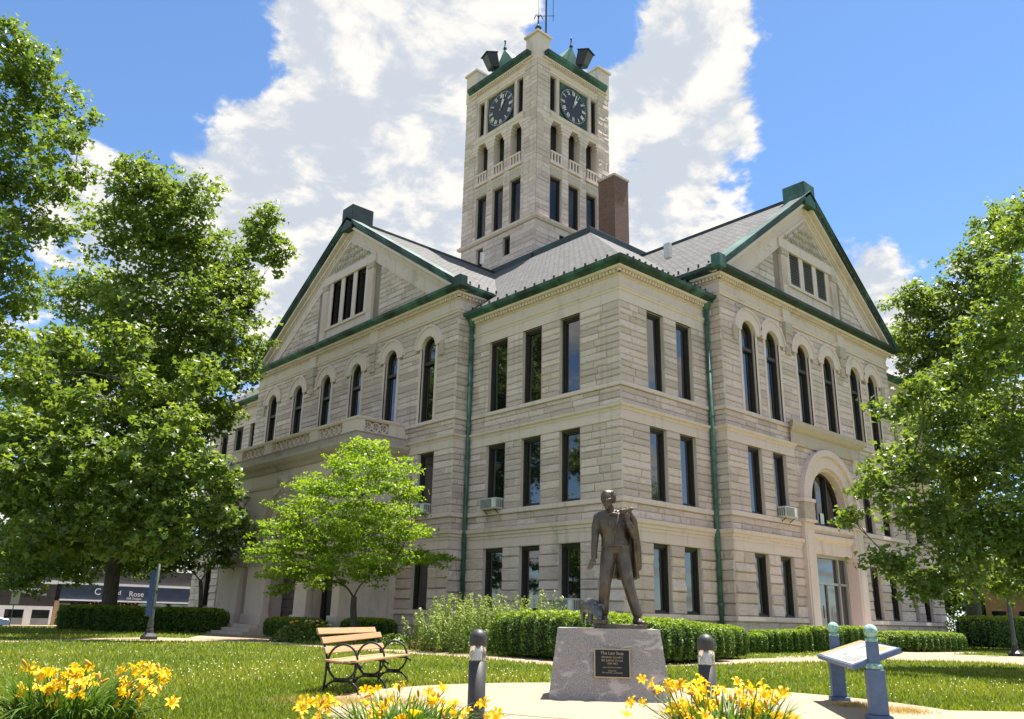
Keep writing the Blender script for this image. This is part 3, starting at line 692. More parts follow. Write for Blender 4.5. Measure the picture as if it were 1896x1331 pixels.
    def radial(mb, ang, r0, r1, w, d, sh=0):
        a = math.pi/2-ang; ca, sa = math.cos(a), math.sin(a); pts=[]
        for dd in (d,d+.02):
            for rr,ww in ((r0,-w),(r0,w),(r1,w),(r1,-w)): pts.append(F.P(cu+sg*(rr*ca-(ww+sh)*sa*-1 if False else rr*ca+(ww+sh)*sa), dd, zc+rr*sa-(ww+sh)*ca))
        mb.hexa(pts)
    mk = MB()
    for m in range(60): radial(mk,m*math.pi/30,1.13,1.19,.011 if m%5 else .03,-.045)
    part(mk,'minute_track','white_paint',clock)
    NUM = {1:'I',2:'II',3:'III',4:'IIII',5:'V',6:'VI',7:'VII',8:'VIII',9:'IX',10:'X',11:'XI',12:'XII'}
    for h,t in NUM.items():
        nm = MB(); wd = {'I':.055,'V':.13,'X':.13}; tot = sum(wd[c] for c in t)+.012*(len(t)-1); x = -tot/2
        for c in t:
            xc = x+wd[c]/2
            def stroke(x0,x1,w):    # from outer (top) x1 to inner x0
                a = math.pi/2-h*math.pi/6; ca, sa = math.cos(a), math.sin(a); pts=[]
                for dd in (-.045,-.025):
                    for rr,xx in ((.80,x0-w),(.80,x0+w),(1.08,x1+w),(1.08,x1-w)): pts.append(F.P(cu+sg*(rr*ca+xx*sa),dd,zc+rr*sa-xx*ca))
                nm.hexa(pts)
            if c == 'I': stroke(xc,xc,.02)
            elif c == 'V': stroke(xc,xc-.05,.02); stroke(xc,xc+.05,.012)
            else: stroke(xc-.05,xc+.05,.012); stroke(xc+.05,xc-.05,.02)
            x += wd[c]+.012
        part(nm,'numeral','white_paint',clock)
    for ang,l,w in ((R(31),.62,.05),(R(17),.98,.035)):
        hm = MB(); radial(hm,ang,-.15,l,w,-.02); a = math.pi/2-ang
        part(hm,'clock_hand','white_paint',clock)
tower_face(TL,14.15,21.1,17.62); tower_face(TR,9.15,15.75,12.45)
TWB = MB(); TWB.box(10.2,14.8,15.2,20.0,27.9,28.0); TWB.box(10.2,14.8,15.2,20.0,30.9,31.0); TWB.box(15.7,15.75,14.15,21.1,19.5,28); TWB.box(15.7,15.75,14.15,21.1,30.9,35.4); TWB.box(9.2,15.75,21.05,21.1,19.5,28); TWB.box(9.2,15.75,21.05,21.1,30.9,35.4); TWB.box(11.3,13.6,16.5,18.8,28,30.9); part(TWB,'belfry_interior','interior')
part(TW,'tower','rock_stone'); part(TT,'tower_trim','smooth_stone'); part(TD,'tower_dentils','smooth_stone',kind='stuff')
def pier(x0,y0,top):
    mb = MB(); a = 1.08
    mb.box(x0,x0+a,y0,y0+a,34.7,top,.5); mb.box(x0-.12,x0+a+.12,y0-.12,y0+a+.12,top,top+.14,.6)
    mb.add([(x0-.12,y0-.12,top+.14),(x0+a+.12,y0-.12,top+.14),(x0+a+.12,y0+a+.12,top+.14),(x0-.12,y0+a+.12,top+.14),(x0+a/2,y0+a/2,top+.5)],[(0,1,4),(1,2,4),(2,3,4),(3,0,4)],.6)
    part(mb,'corner_pier','smooth_stone')
pier(9.06,14.06,36.62); pier(9.06,20.1,36.85); pier(14.75,14.06,36.8); pier(14.75,20.1,36.8)
mb = MB(); 
q = [(9.3,14.3),(15.6,14.3),(15.6,20.95),(9.3,20.95)]; q2=[(10.5,15.5),(14.4,15.5),(14.4,19.75),(10.5,19.75)]
mb.hexa([(x,y,35.44) for x,y in q]+[(x,y,36.85) for x,y in q2]); part(mb,'tower_roof','copper_pale')
def dormer(cx,cy,ax):
    mb = MB(); w = .72
    if ax == 'x': P = lambda a,b,z: (cx+b, cy+a, z)
    else: P = lambda a,b,z: (cx+a, cy+b, z)
    mb.add([P(-w,0,35.4),P(w,0,35.4),P(w,0,36.4),P(0,0,37.45),P(-w,0,36.4),P(-w,2,35.4),P(w,2,35.4),P(w,2,36.4),P(0,2,37.45),P(-w,2,36.4)],[(0,1,2,3,4),(0,5,9,4),(1,6,7,2),(4,9,8,3),(2,7,8,3)])
    part(mb,'dormer','copper_pale'); fb = MB(); p = P(0,.05,37.4); fb.lathe([(.10,0),(.13,.1),(.05,.25),(.04,.6),(.08,.68),(.0,.85)],p,8); part(fb,'finial','copper_green',smooth=True)
dormer(9.35,17.62,'x'); dormer(12.45,14.35,'y')
mb = MB(); c=(9.6,14.6,37.0); mb.lathe([(.2,0),(.24,.1),(.1,.25),(.22,.5),(.05,.75),(.03,1.5)],c,10)
for s in (-1,1): mb.tube([(c[0]+s*t*.18*.7,c[1]-s*t*.18*.7,c[2]+1.25+.28*math.sin(t*2.2)) for t in (0,.4,.8,1.2,1.5)],.03,6)
mb.tube([(c[0],c[1],c[2]+1.2),(c[0],c[1],c[2]+1.75)],[.05,.0],6); part(mb,'fleur_finial','black_paint')
mb = MB(); mb.tube([(10.1,14.4,36.0),(10.1,14.4,40.0)],.06,6); mb.tube([(10.1,14.4,40.4),(10.1,14.4,42.5)],.02,5); mb.tube([(9.75,14.75,38.5),(9.75,14.75,42)],.012,5); mb.tube([(10.45,14.1,38.2),(10.45,14.1,40.2)],.018,5)
mb.tube([(9.7,14.8,38.6),(10.5,14.0,38.6)],.02,5); part(mb,'antenna_mast','black_paint')
def speaker(base, dirv, lab):
    e = empty('loudspeaker', base, math.atan2(dirv[1],dirv[0]), lab, 'loudspeaker', 'loudspeakers on the tower')
    b = MB(); tl = .32; e.scale = (.8,.8,.8)
    def T(x,y,z): return (x*math.cos(tl)+z*math.sin(tl)*1.0-.1, y, z*math.cos(tl)-x*math.sin(tl)+.35)
    b.hexa([T(-.25,-.42,0),T(.42,-.42,0),T(.42,.42,0),T(-.25,.42,0),T(-.35,-.5,1.25),T(.62,-.5,1.25),T(.62,.5,1.25),T(-.35,.5,1.25)]); b.build('cabinet',M_['black_paint'],e)
    b = MB(); b.hexa([T(.44,-.34,.1),T(.47,-.34,.1),T(.47,.34,.1),T(.44,.34,.1),T(.61,-.42,1.15),T(.64,-.42,1.15),T(.64,.42,1.15),T(.61,.42,1.15)]); b.build('grille',M_['ac_dark'],e)
    b = MB(); b.hexa([T(-.42,-.56,1.25),T(.72,-.56,1.25),T(.72,.56,1.25),T(-.42,.56,1.25),T(-.42,-.56,1.31),T(.72,-.56,1.31),T(.72,.56,1.31),T(-.42,.56,1.31)]); b.build('lid',M_['black_paint'],e)
    b = MB(); b.tube([(-.2,0,0),(0,0,.55)],.05,6); b.tube([(0,-.3,0),(0,-.1,.5)],.03,6); b.build('bracket',M_['black_paint'],e)
speaker((8.75,17.95,35.48),(-1,.25),'black loudspeaker box on the tower cornice left of the near pier')
speaker((12.75,13.75,35.48),(.25,-1),'black loudspeaker box on the tower cornice right of the near pier')
# --- downspouts
def pipe(x,y,z0,z1,side):
    mb = MB(); mb.tube([(x,y,z0),(x,y,z1)],.085,10)
    for z in (1.5,4.05,7.1,8.4,10.2,12.2): mb.lathe([(.1,0),(.115,.03),(.115,.07),(.1,.1)],(x,y,z),10)
    mb.lathe([(.09,0),(.2,.25),(.22,.5),(.1,.55)],(x,y,z1-.35),10); part(mb,'downspout','pipe_green',smooth=True)
pipe(-.16,8.12,.1,13.15,0); pipe(5.1,-.16,.1,13.15,0)
# --- porch and balcony before the left block
PB = Face('L', -3.2); PM = MB(); PO = MB()
ph = [(15.35,18.95,.4,6.0),(12.3,14.35,.4,3.5),(20.1,21.0,.4,3.5)]
backing(PB, PM, 11.75, 24.0, 0, 7.6, ph)
for h in ph: reveal(PB, PM, h, 1.0, .0)
yc = 17.15
arch_ring(PB,PM,yc,3.9,1.8,2.1,-1.0,.06,24,0,math.pi,.6); arch_ring(PB,CARVE.new('carved_arch'),yc,3.9,2.1,2.65,-.05,.09,24); arch_ring(PB,PM,yc,3.9,2.65,2.8,-.05,.14,24,0,math.pi,.7)
for a,b in ((21.0,23.2),(18.25,20.1),(14.35,15.4),(11.75,12.3)):
    fbox(PB,PM,a,b,-.02,.28,.4,3.3,.5); fbox(PB,PM,a-.1,b+.1,-.02,.38,.0,.85,.5); fbox(PB,CARVE.new('capital'),a-.06,b+.06,-.02,.34,2.95,3.35); fbox(PB,PM,a-.12,b+.12,-.02,.4,3.35,3.52,.7)
fsweep(PB,PM,[(-.05,6.62),(.05,6.62),(.1,6.75),(-.05,6.8)],11.75,24,0,0,.7)
CARVE.new('keystone').prism([(-.22,6.95),(.22,6.95),(.17,5.6),(-.17,5.6)],(-3.55,yc+.15,0),(0,1,0),(0,0,1),(.4,0,0)); CARVE.tube([(-3.6,yc+.15-.24,6.8),(-3.6,yc+.15+.24,6.8)],.2,10); CARVE.tube([(-3.55,yc+.15-.2,5.65),(-3.55,yc+.15+.2,5.65)],.16,10)
PM.box(-3.18,-.75,11.75,11.9,0,7.6,.5); PM.box(-3.18,-.75,23.85,24.0,0,7.6,.5)
part(PM,'porch','smooth_stone')
prof = [(-.05,7.35),(.1,7.35),(.2,7.5),(.38,7.62),(.5,7.78),(.5,7.9),(.1,7.98),(.12,8.25),(.2,8.3),(-.05,8.32)]
fsweep(PB,PO,prof,11.75,24.0,1,1,.3); FS = Face('R',11.75); fsweep(FS,PO,prof,-3.2,-.78,1,0,.3); PO.box(-3.2,-.78,11.75,24.0,7.5,8.3,.3); part(PO,'balcony_floor','old_stone')
BA = MB()
def rail(F,u0,u1,m0=0,m1=0): fsweep(F,BA,[(-.32,8.84),(.06,8.84),(.1,8.9),(.1,8.98),(-.32,9.0)],u0,u1,m0,m1,.5); fbox(F,BA,u0,u1,-.25,.0,8.32,8.4,.6)
rail(PB,11.75,24.0,1,1); rail(FS,-3.2,-.78,1,0)
for a,b in ((11.75,12.95),(15.1,15.8),(19.6,20.3),(22.8,24.0)): fbox(PB,BA,a,b,-.3,.05,8.32,8.86,.7)
fbox(FS,BA,-.78-.9,-.78,-.3,.04,8.32,8.86,.7); fbox(FS,BA,-3.2,-2.9,-.3,.05,8.32,8.86,.7)
part(BA,'balustrade','smooth_stone')
def tracery(F,a,b):
    n = max(1,round((b-a)/.44)); w = (b-a)/n
    for i in range(n):
        mb = MB(); c = a+w*(i+.5)
        arch_ring(F,mb,c,8.62,.155,.215,-.2,-.04,14,0,2*math.pi,.7); fbox(F,mb,c-.025,c+.025,-.17,-.09,8.42,8.82,.7); fbox(F,mb,c-.2,c+.2,-.17,-.09,8.6,8.645,.7)
        part(mb,'tracery_panel','smooth_stone')
for a,b in ((12.95,15.1),(15.8,19.6),(20.3,22.8)): tracery(PB,a,b)
tracery(FS,-2.9,-1.7)
FI = Face('L',-.85)
for a,b in ((16.3,17.2),(17.4,18.2)): window(FI,a,b,.5,3.3,'porch_door')
gp = Face('L',-2.9); window(gp,12.35,14.3,.42,3.45,'porch_door',2.6,mull=1)
for k,(x1,z1,yy) in enumerate(((-5.4,.14,0),(-5.0,.28,.2),(-4.6,.42,.4))):
    st_ = MB(); st_.box(x1,-3.0,15.9+yy,23.6-yy,0 if k==0 else z1-.138,z1,.4); part(st_,'step','old_stone',bev=.01)
# --- assemble walls, trims and stones
wall = part(WALL,'wall','mortar'); part(TRIM,'trim','smooth_stone'); part(OLD,'entrance_ledge','old_stone'); part(DENT,'dentils','smooth_stone',kind='stuff'); [part(m_,n_,'carved_stone') for n_,m_ in CARVE.l if m_.v]
STONES.sort(key=lambda s: -s[0])
for a,vs,fs,t,c in STONES[:300]:
    me = bpy.data.meshes.new('stone'); me.from_pydata([tuple(Vector(v)-c) for v in vs],[],fs); at = me.attributes.new('tint','FLOAT','POINT'); at.data.foreach_set('value',np.full(len(vs),t,dtype=np.float32)); me.materials.append(M_['rock_stone'])
    o = link('stone', me, None, wall); o.location = c
mb = MB()
for a,vs,fs,t,c in STONES[300:]: mb.add(vs,fs,t)
part(mb,'stone_courses','rock_stone',wall,kind='stuff')
# --- window air conditioners
def aircon(F,u,z,w,lab):
    p = F.P(u,0,z); e = empty('air_conditioner',p,0 if F.k=='R' else R(-90),lab,'air conditioner','window air conditioners')
    b = MB(); b.box(-w/2,w/2,-.38,.25,0,.42); bevel(b.build('casing',M_['ac_metal'],e),.012)
    b = MB(); b.box(-w/2+.06,w/2-.26,-.392,-.383,.05,.37); b.build('grille',M_['ac_dark'],e)
    for i in range(7): b = MB(); b.box(-w/2+.06,w/2-.26,-.402,-.394,.07+i*.043,.085+i*.043); b.build('grille_bar',M_['ac_metal'],e)
    b = MB(); b.box(w/2-.22,w/2-.05,-.39,-.383,.06,.36); b.build('control_panel',M_['white_paint'],e)
    for i in range(5):
        for sx in (-1,1): b = MB(); b.box(sx*w/2-.004,sx*w/2+.004,-.33+i*.09,-.28+i*.09,.06,.36); b.build('side_louver',M_['ac_dark'],e)
    b = MB(); b.tube([(-w*.35,-.3,-.01),(-w*.35,.0,-.22)],.018,6); b.tube([(w*.35,-.3,-.01),(w*.35,.0,-.22)],.018,6); b.build('bracket',M_['black_paint'],e)
aircon(FL,6.5,Z['sill1']+.02,.95,'white air conditioner in a middle-floor window beside the left downspout')
aircon(FL,2.43,Z['sill0']+.02,.98,'white air conditioner in the ground-floor window left of the statue')
aircon(FW,8.9,Z['sill1']+.02,.86,'white air conditioner in the window left of the arched fanlight')
aircon(FB,10.1,Z['sill1']+.02,1.0,'white air conditioner in the window right of the small green tree')
# ------------------------------------------------------------------ ground, walks, street
def G(px, py, z=0.0):
    d = pray(px, py); t = (z-CAM.z)/d.z; return Vector((CAM.x+d.x*t, CAM.y+d.y*t, z))
def PD(px, py, D): return CAM + pray(px, py)*D
def mats2():
    b = NB('lawn_soil'); w = b.coord('World'); n = b.noise(.35, 6, .6, w); n2 = b.noise(14, 6, .7, w); n3 = b.noise(90, 3, .6, w)
    c = b.ramp(n, [(.3,(.075,.115,.016)),(.55,(.125,.165,.022)),(.75,(.19,.19,.04))]); c = b.mix(b.ramp(n2, [(.45,(0,0,0)),(.75,(.7,.7,.7))]), c, (.03,.06,.012))
    b.bump(b.math('ADD', n2, n3), .8, .04); b.fin(c, .9, 0, .2)
    b = NB('concrete'); w = b.coord('World'); n = b.noise(.8, 8, .65, w); n2 = b.noise(45, 4, .6, w)
    c = b.ramp(n, [(.3,(.32,.24,.165)),(.7,(.41,.315,.225))]); c = b.mix(b.ramp(n2, [(.35,(.5,.5,.5)),(.6,(0,0,0))]), c, (.23,.175,.115))
    b.bump(n2, .25, .004); b.fin(c, .9, 0, .25)
    b = NB('aggregate'); w = b.coord('World'); v = b.N.new('ShaderNodeTexVoronoi'); v.inputs['Scale'].default_value = 60; b.L.new(w, v.inputs['Vector'])
    c = b.mix(.6, b.ramp(v.outputs['Distance'], [(.1,(.55,.44,.33)),(.6,(.33,.25,.19))]), v.outputs['Color'], 'MULTIPLY'); c = b.mix(.5, c, (.33,.25,.17)); b.bump(v.outputs['Distance'], .5, .006); b.fin(c, .85)
    b = NB('asphalt'); n = b.noise(60, 4, .6); b.bump(n, .4, .006); b.fin(b.ramp(n, [(.3,(.035,.035,.036)),(.7,(.065,.063,.06))]), .85)
    b = NB('mulch'); n = b.noise(22, 6, .7, None, 1); b.bump(n, 1, .03); b.fin(b.ramp(n, [(.3,(.08,.05,.03)),(.6,(.22,.15,.09)),(.8,(.40,.29,.18))]), .95)
    # foliage: tint drives hue, some light passes through
    def leaf(name, dark, mid, light, trans=.35, rough=.45, spec=.4):
        b = NB(name); t = b.attr(); c = b.ramp(t, [(.0,dark),(.5,mid),(1,light)])
        b.fin(c, rough, 0, spec); tr = b.N.new('ShaderNodeBsdfTranslucent'); cc = b.mix(1.0, c, (1.5,1.45,.55), 'MULTIPLY'); b.L.new(cc, tr.inputs[0])
        ms = b.N.new('ShaderNodeMixShader'); ms.inputs[0].default_value = trans; b.L.new(b.p.outputs[0], ms.inputs[1]); b.L.new(tr.outputs[0], ms.inputs[2]); b.L.new(ms.outputs[0], b.out.inputs[0])
    leaf('oak_leaf', (.06,.11,.024), (.135,.20,.044), (.26,.33,.075), .48, .36, .5)
    leaf('maple_leaf', (.06,.11,.026), (.14,.205,.048), (.27,.34,.08), .48, .36, .5)
    leaf('dogwood_leaf', (.10,.19,.018), (.20,.31,.026), (.34,.44,.04), .5)
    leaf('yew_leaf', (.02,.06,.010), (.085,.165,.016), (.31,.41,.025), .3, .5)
    leaf('grass_blade', (.09,.145,.014), (.19,.24,.028), (.34,.33,.07), .4, .55, .3)
    leaf('strap_leaf', (.045,.10,.016), (.085,.165,.024), (.17,.25,.045), .3, .45)
    leaf('lime_leaf', (.085,.15,.03), (.17,.25,.055), (.32,.38,.10), .3)
    leaf('red_leaf', (.06,.018,.014), (.16,.05,.03), (.30,.16,.05), .25)
    leaf('yellow_petal', (.70,.38,.008), (.82,.52,.012), (.86,.62,.03), .3, .5)
    leaf('clover_head', (.42,.42,.27), (.52,.52,.34), (.6,.6,.42), .2, .7)
    leaf('dry_grass', (.30,.20,.07), (.45,.32,.12), (.60,.45,.2), .25, .7)
    b = NB('bark'); n = b.noise(9, 8, .7, b.coord('World', (1,1,.25)), .5); b.bump(n, 1, .04); b.fin(b.ramp(n, [(.3,(.045,.036,.028)),(.7,(.16,.135,.11))]), .95)
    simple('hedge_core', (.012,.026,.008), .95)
mats2()
ys = [-500,-60,-20,0,15,28,30,33,36,39,42,120,500]; zs = [0,0,0,0,0,0,-.02,-.14,-.3,-.44,-.5,-.5,-.5]; xs = [-500,-60,-20,0,30,80,500]
V = [(x,y,z) for y,z in zip(ys,zs) for x in xs]; nx = len(xs)
F_ = [(j*nx+i,j*nx+i+1,(j+1)*nx+i+1,(j+1)*nx+i) for j in range(len(ys)-1) for i in range(nx-1)]
me = bpy.data.meshes.new('lawn'); me.from_pydata(V,[],F_); me.update(); tag(link('lawn',me,M_['lawn_soil']),kind='structure')
def strip(U, L, z, name, mat, ext=()):
    xs = sorted({p[0] for p in U}|{p[0] for p in L}); ip = lambda T,x: float(np.interp(x,[p[0] for p in T],[p[1] for p in T]))
    xs = [x for i,x in enumerate(xs)]; dense = []
    for a,b in zip(xs,xs[1:]): dense += list(np.linspace(a,b,5)[:-1])
    dense.append(xs[-1]); V=[]
    for x in dense:
        for T in (U,L): p = G(x, ip(T,x)); V.append((p.x,p.y,z))
    F = [(2*i,2*i+1,2*i+3,2*i+2) for i in range(len(dense)-1)]
    me = bpy.data.meshes.new(name); me.from_pydata(V,[],F); me.update(); return tag(link(name,me,M_[mat]),kind='structure'), V
WALK_U = [(-260,1187),(0,1186),(189,1181.7),(283,1180),(484,1186),(657,1200),(752,1204),(870,1211),(1023,1221),(1130,1223),(1248,1222.7),(1422,1219),(1517,1217),(1635,1210.6),(1714,1209),(1792,1213),(1896,1216),(2200,1230)]
WALK_L = [(-260,1191),(0,1189.3),(118,1187.8),(266,1186.5),(413,1188.2),(484,1191),(598,1198.5),(755,1210.5),(870,1218),(1023,1232),(1130,1236.5),(1248,1234.5),(1384,1229),(1514,1226),(1651,1222.5),(1766,1225),(1896,1231.5),(2200,1252)]
_, WALKV = strip(WALK_U, WALK_L, .004, 'walk', 'concrete')
_, W2 = strip([(1437,1214.5),(1520,1213)],[(1437,1219.5),(1520,1217.5)],.006,'walk_branch','concrete')
# plaza round the statue
PLZ = Vector((-13.6,-11.9)); PLR = 3.55
def disc(c, r, z, name, mat, n=72):
    V = [(c[0],c[1],z)]+[(c[0]+r*math.cos(2*math.pi*i/n),c[1]+r*math.sin(2*math.pi*i/n),z) for i in range(n)]
    me = bpy.data.meshes.new(name); me.from_pydata(V,[],[(0,1+i,1+(i+1)%n) for i in range(n)]); me.update(); return tag(link(name,me,M_[mat]),kind='structure')
disc(PLZ,PLR,.004,'plaza','concrete'); disc((-13.5,-11.25),1.95,.008,'plaza_ring','aggregate')
def poly(pts, z, name, mat): 
    me = bpy.data.meshes.new(name); me.from_pydata([(p[0],p[1],z) for p in pts],[],[tuple(range(len(pts)))]); me.update(); return tag(link(name,me,M_[mat]),kind='structure')
poly([(-13.5,-15.2),(-11.2,-13.5),(-9.6,-14.8),(-11,-18),(-16,-20),(-17,-16)],.006,'plaza_walk','concrete')
poly([(-6.2,17.5),(-5.3,24),(-3.1,24),(-3.1,12.2),(-5.0,12.2)],.012,'porch_platform','concrete')
poly([(-9.2,12.0),(-6.2,17.5),(-5.0,12.2),(-7.2,9.0)],.008,'porch_walk','concrete')
poly([(8.2,-5.6),(16.5,-4.6),(14.4,-2.6),(10.8,-2.6)],.008,'entrance_walk','concrete')
# joints cut in the walks
mb = MB()
for i in range(0,len(WALKV)-2,2):
    if i % 8: continue
    a = Vector(WALKV[i]); b = Vector(WALKV[i+1]); t = (Vector(WALKV[i+2])-a).normalized()*.008
    mb.add([(a.x,a.y,.0065),(b.x,b.y,.0065),(b.x+t.x,b.y+t.y,.0065),(a.x+t.x,a.y+t.y,.0065)],[(0,1,2,3)])
for k in range(10):
    a = k*math.pi/5+.2; c,s = math.cos(a),math.sin(a); q = Vector((-13.5,-11.25))
    p0 = q+Vector((c,s))*1.95; p1 = PLZ+Vector((c,s))*PLR*.995; n = Vector((-s,c))*.006
    mb.add([(p0.x-n.x,p0.y-n.y,.0065),(p1.x-n.x,p1.y-n.y,.0065),(p1.x+n.x,p1.y+n.y,.0065),(p0.x+n.x,p0.y+n.y,.0065)],[(0,1,2,3)])
simple('joint',(.16,.13,.10),.95); tag(mb.build('walk_joints',M_['joint']),kind='structure')
# street across the way
for n_,y0,y1,z,m in (('street',44,55,-.494,'asphalt'),('pavement',55,58.6,-.40,'concrete')):
    mb = MB(); mb.box(-160,120,y0,y1,z-.1,z); tag(mb.build(n_,M_[m]),kind='structure')
mb = MB(); mb.box(-160,120,43.85,44,-.62,-.36); tag(mb.build('kerb',M_['concrete']),kind='structure')
def on_walk(P):            # P (n,2) -> bool mask of points on paving
    m = ((P-np.array(PLZ))**2).sum(1) < (PLR+.03)**2
    Wv = np.array([(v[0],v[1]) for v in WALKV]); 
    for i in range(0,len(Wv)-2,2):
        q = [Wv[i],Wv[i+1],Wv[i+3],Wv[i+2]]; m |= in_poly(P,q)
    for q in ([(-13.5,-15.2),(-11.2,-13.5),(-9.6,-14.8),(-11,-18),(-16,-20),(-17,-16)],[(-6.2,17.5),(-5.3,24),(-3.1,24),(-3.1,12.2),(-5.0,12.2)],[(-9.2,12.0),(-6.2,17.5),(-5.0,12.2),(-7.2,9.0)],[(8.2,-5.6),(16.5,-4.6),(14.4,-2.6),(10.8,-2.6)]): m |= in_poly(P,q)
    return m
def in_poly(P, q):
    x, y = P[:,0], P[:,1]; ins = np.zeros(len(P),bool); n = len(q)
    for i in range(n):
        x0,y0 = q[i]; x1,y1 = q[(i+1)%n]
        c = ((y0 > y) != (y1 > y)) & (x < (x1-x0)*(y-y0)/((y1-y0) if abs(y1-y0)>1e-9 else 1e-9)+x0); ins ^= c
    return ins
# ------------------------------------------------------------------ trees
def leaf_mesh(name, P, Nrm, size, tint, fold=.18, ratio=.55, mat=None):
    n = len(P); rng = RNG
    Nrm = Nrm/np.linalg.norm(Nrm,axis=1,keepdims=True)
    t = rng.normal(size=(n,3)); t -= (t*Nrm).sum(1,keepdims=True)*Nrm; t /= np.linalg.norm(t,axis=1,keepdims=True); s = np.cross(Nrm,t)
    sz = size[:,None]
    b = P - t*sz*.5; tip = P + t*sz*.5; l = P - s*sz*ratio*.5 + Nrm*sz*fold - t*sz*.05; r = P + s*sz*ratio*.5 + Nrm*sz*fold - t*sz*.05
    V = np.stack([b,l,tip,r],1).reshape(-1,3); F = np.arange(4*n).reshape(n,4)
    return np_mesh(name, V, F, np.repeat(tint,4))
def lobed_mesh(name, P, Nrm, size, tint, fold=.12):     # three-lobed leaf of two folded quads and a tip
    n = len(P); rng = RNG; Nrm = Nrm/np.linalg.norm(Nrm,axis=1,keepdims=True)
    t = rng.normal(size=(n,3)); t -= (t*Nrm).sum(1,keepdims=True)*Nrm; t /= np.linalg.norm(t,axis=1,keepdims=True); s = np.cross(Nrm,t); sz = size[:,None]
    q = lambda a,b,c: P + t*sz*a + s*sz*b + Nrm*sz*c
    vs = [q(-.5,0,0), q(-.1,-.42,fold), q(.02,-.14,0), q(.5,0,-.08), q(.02,.14,0), q(-.1,.42,fold)]
    V = np.stack(vs,1).reshape(-1,3); base = (np.arange(n)*6)[:,None]
    F = np.concatenate([base+np.array([[0,1,2,2]]),base+np.array([[0,2,3,4]]),base+np.array([[0,4,5,5]])],0)
    F3 = np.concatenate([base+np.array([[0,1,2]]),base+np.array([[0,2,3]]),base+np.array([[0,3,4]]),base+np.array([[0,4,5]])],0)
    return np_mesh(name, V, F3, np.repeat(tint,6))
def limb_path(a, b, sag=.08, n=6, rnd=random):
    a, b = Vector(a), Vector(b); d = b-a; o = Vector((rnd.uniform(-1,1),rnd.uniform(-1,1),rnd.uniform(.2,1)))*d.length*sag
    return [a+d*(i/(n-1))+o*math.sin(math.pi*i/(n-1))+Vector((rnd.uniform(-1,1),rnd.uniform(-1,1),rnd.uniform(-1,1)))*d.length*.012 for i in range(n)]
def make_tree(name, base, fork, blobs, tr, leaf, mat, label, dens=5., lobed=False, group=None, cat='tree', clus=.42, depthk=1.0, seed=1, flat=1.0, trunk=True, inner=.32, grow=1.09):
    rnd = random.Random(seed); rng = np.random.default_rng(seed)
    root = empty(name, base, 0, label, cat, group); base = Vector(base); fork = Vector(fork)
    W = MB()
    if trunk:
        path = limb_path(base, fork, .03, 7, rnd); W.tube(path, [tr*(1.35 if i==0 else 1.0-.05*i) for i in range(7)], 10)
    Ps=[];Ns=[];Ss=[];Ts=[]
    nodes = [(fork, tr*.8)]
    if trunk: nodes += [(path[k], tr*.8) for k in (4,5)]
    items = sorted(((PD(*b[:3]), b) for b in blobs), key=lambda t: (t[0]-fork).length)
    for c, (px,py,D,rx,ry) in items:
        wr = D/FPX; rx *= grow; ry *= grow; RX, RY = rx*wr, ry*wr; RD = (RX+RY)/2*depthk
        # limb to the blob from the best existing node: near, and not having to turn back towards the trunk
        def cost(q):
            d = c-q[0]; away = (q[0]-fork); tn = max(0,-(d.normalized().dot(away.normalized()))) if away.length > .2 else 0
            return d.length*(1+tn*1.5)+ (0 if q[0].z < c.z else 1.2*(q[0].z-c.z))
        st, sr = min(nodes, key=cost); ln = (c-st).length; path = limb_path(st, c, .09, 7, rnd); r0 = max(.02,min(sr*.72, .013*ln+.02))
        W.tube(path, [r0*(1-.75*i/6) for i in range(7)], 6, False)
        nodes += [(path[k], r0*(1-.75*k/6)) for k in (2,3,4,5,6)]
        area = rx*ry*math.pi; lp = leaf*FPX/D; N = int(dens*area/(lp*lp*.45)); nc = max(6, int(N/24))
        u = rng.normal(size=(nc,3)); u /= np.linalg.norm(u,axis=1,keepdims=True); rr = rng.uniform(inner**3,1,size=(nc,1))**(1/3)*rng.uniform(.7,1.36,size=(nc,1))
        loc = u*rr
        cen = np.array(c)+loc[:,:1]*RX*np.array(_r)+loc[:,1:2]*RY*np.array(_u)*1.0+loc[:,2:]*RD*np.array(_f)
        for k in range(min(nc,9)):
            W.tube(limb_path(path[rnd.choice((3,4,5))], cen[k], .12, 5, rnd), [max(.008,r0*.3),max(.007,r0*.24),.007,.006,.004], 4, False)
        cr = clus*max(RX,RY)**.5*.9
        idx = rng.integers(0,nc,N); off = rng.normal(size=(N,3))*cr*.5*np.array([1,1,.55*flat])
        P = cen[idx]+off; Ps.append(P)
        out = (P-np.array(c)); out /= (np.linalg.norm(out,axis=1,keepdims=True)+1e-6)
        nn = rng.normal(size=(N,3))*.62+out*.35+np.array([0,0,.75]); Ns.append(nn)
        Ss.append(leaf*rng.uniform(.65,1.25,N)); ct = rng.uniform(0,1,nc)
        Ts.append(np.clip(.42*ct[idx]+.45*rng.uniform(0,1,N)+.10*out[:,2]+.04,0,1))
    fn = lobed_mesh if lobed else leaf_mesh
    P = np.concatenate(Ps)-np.array(base); me = fn('crown', P, np.concatenate(Ns), np.concatenate(Ss), np.concatenate(Ts))
    o = link('crown', me, M_[mat], root)
    w = W.build('trunk', M_['bark'], None, True); w.parent = root; w.matrix_parent_inverse = Matrix.Translation(-base)
    return root
def blobs(lst, D, jit=2.5, seed=0):
    r = random.Random(seed); return [(x,y,D+r.uniform(-jit,jit),a,b) for x,y,a,b in lst]
def groundp(px, D):        # point on the lawn straight below a photo column at depth D
    c = PD(px, 1140, D); return (c.x, c.y, 0)
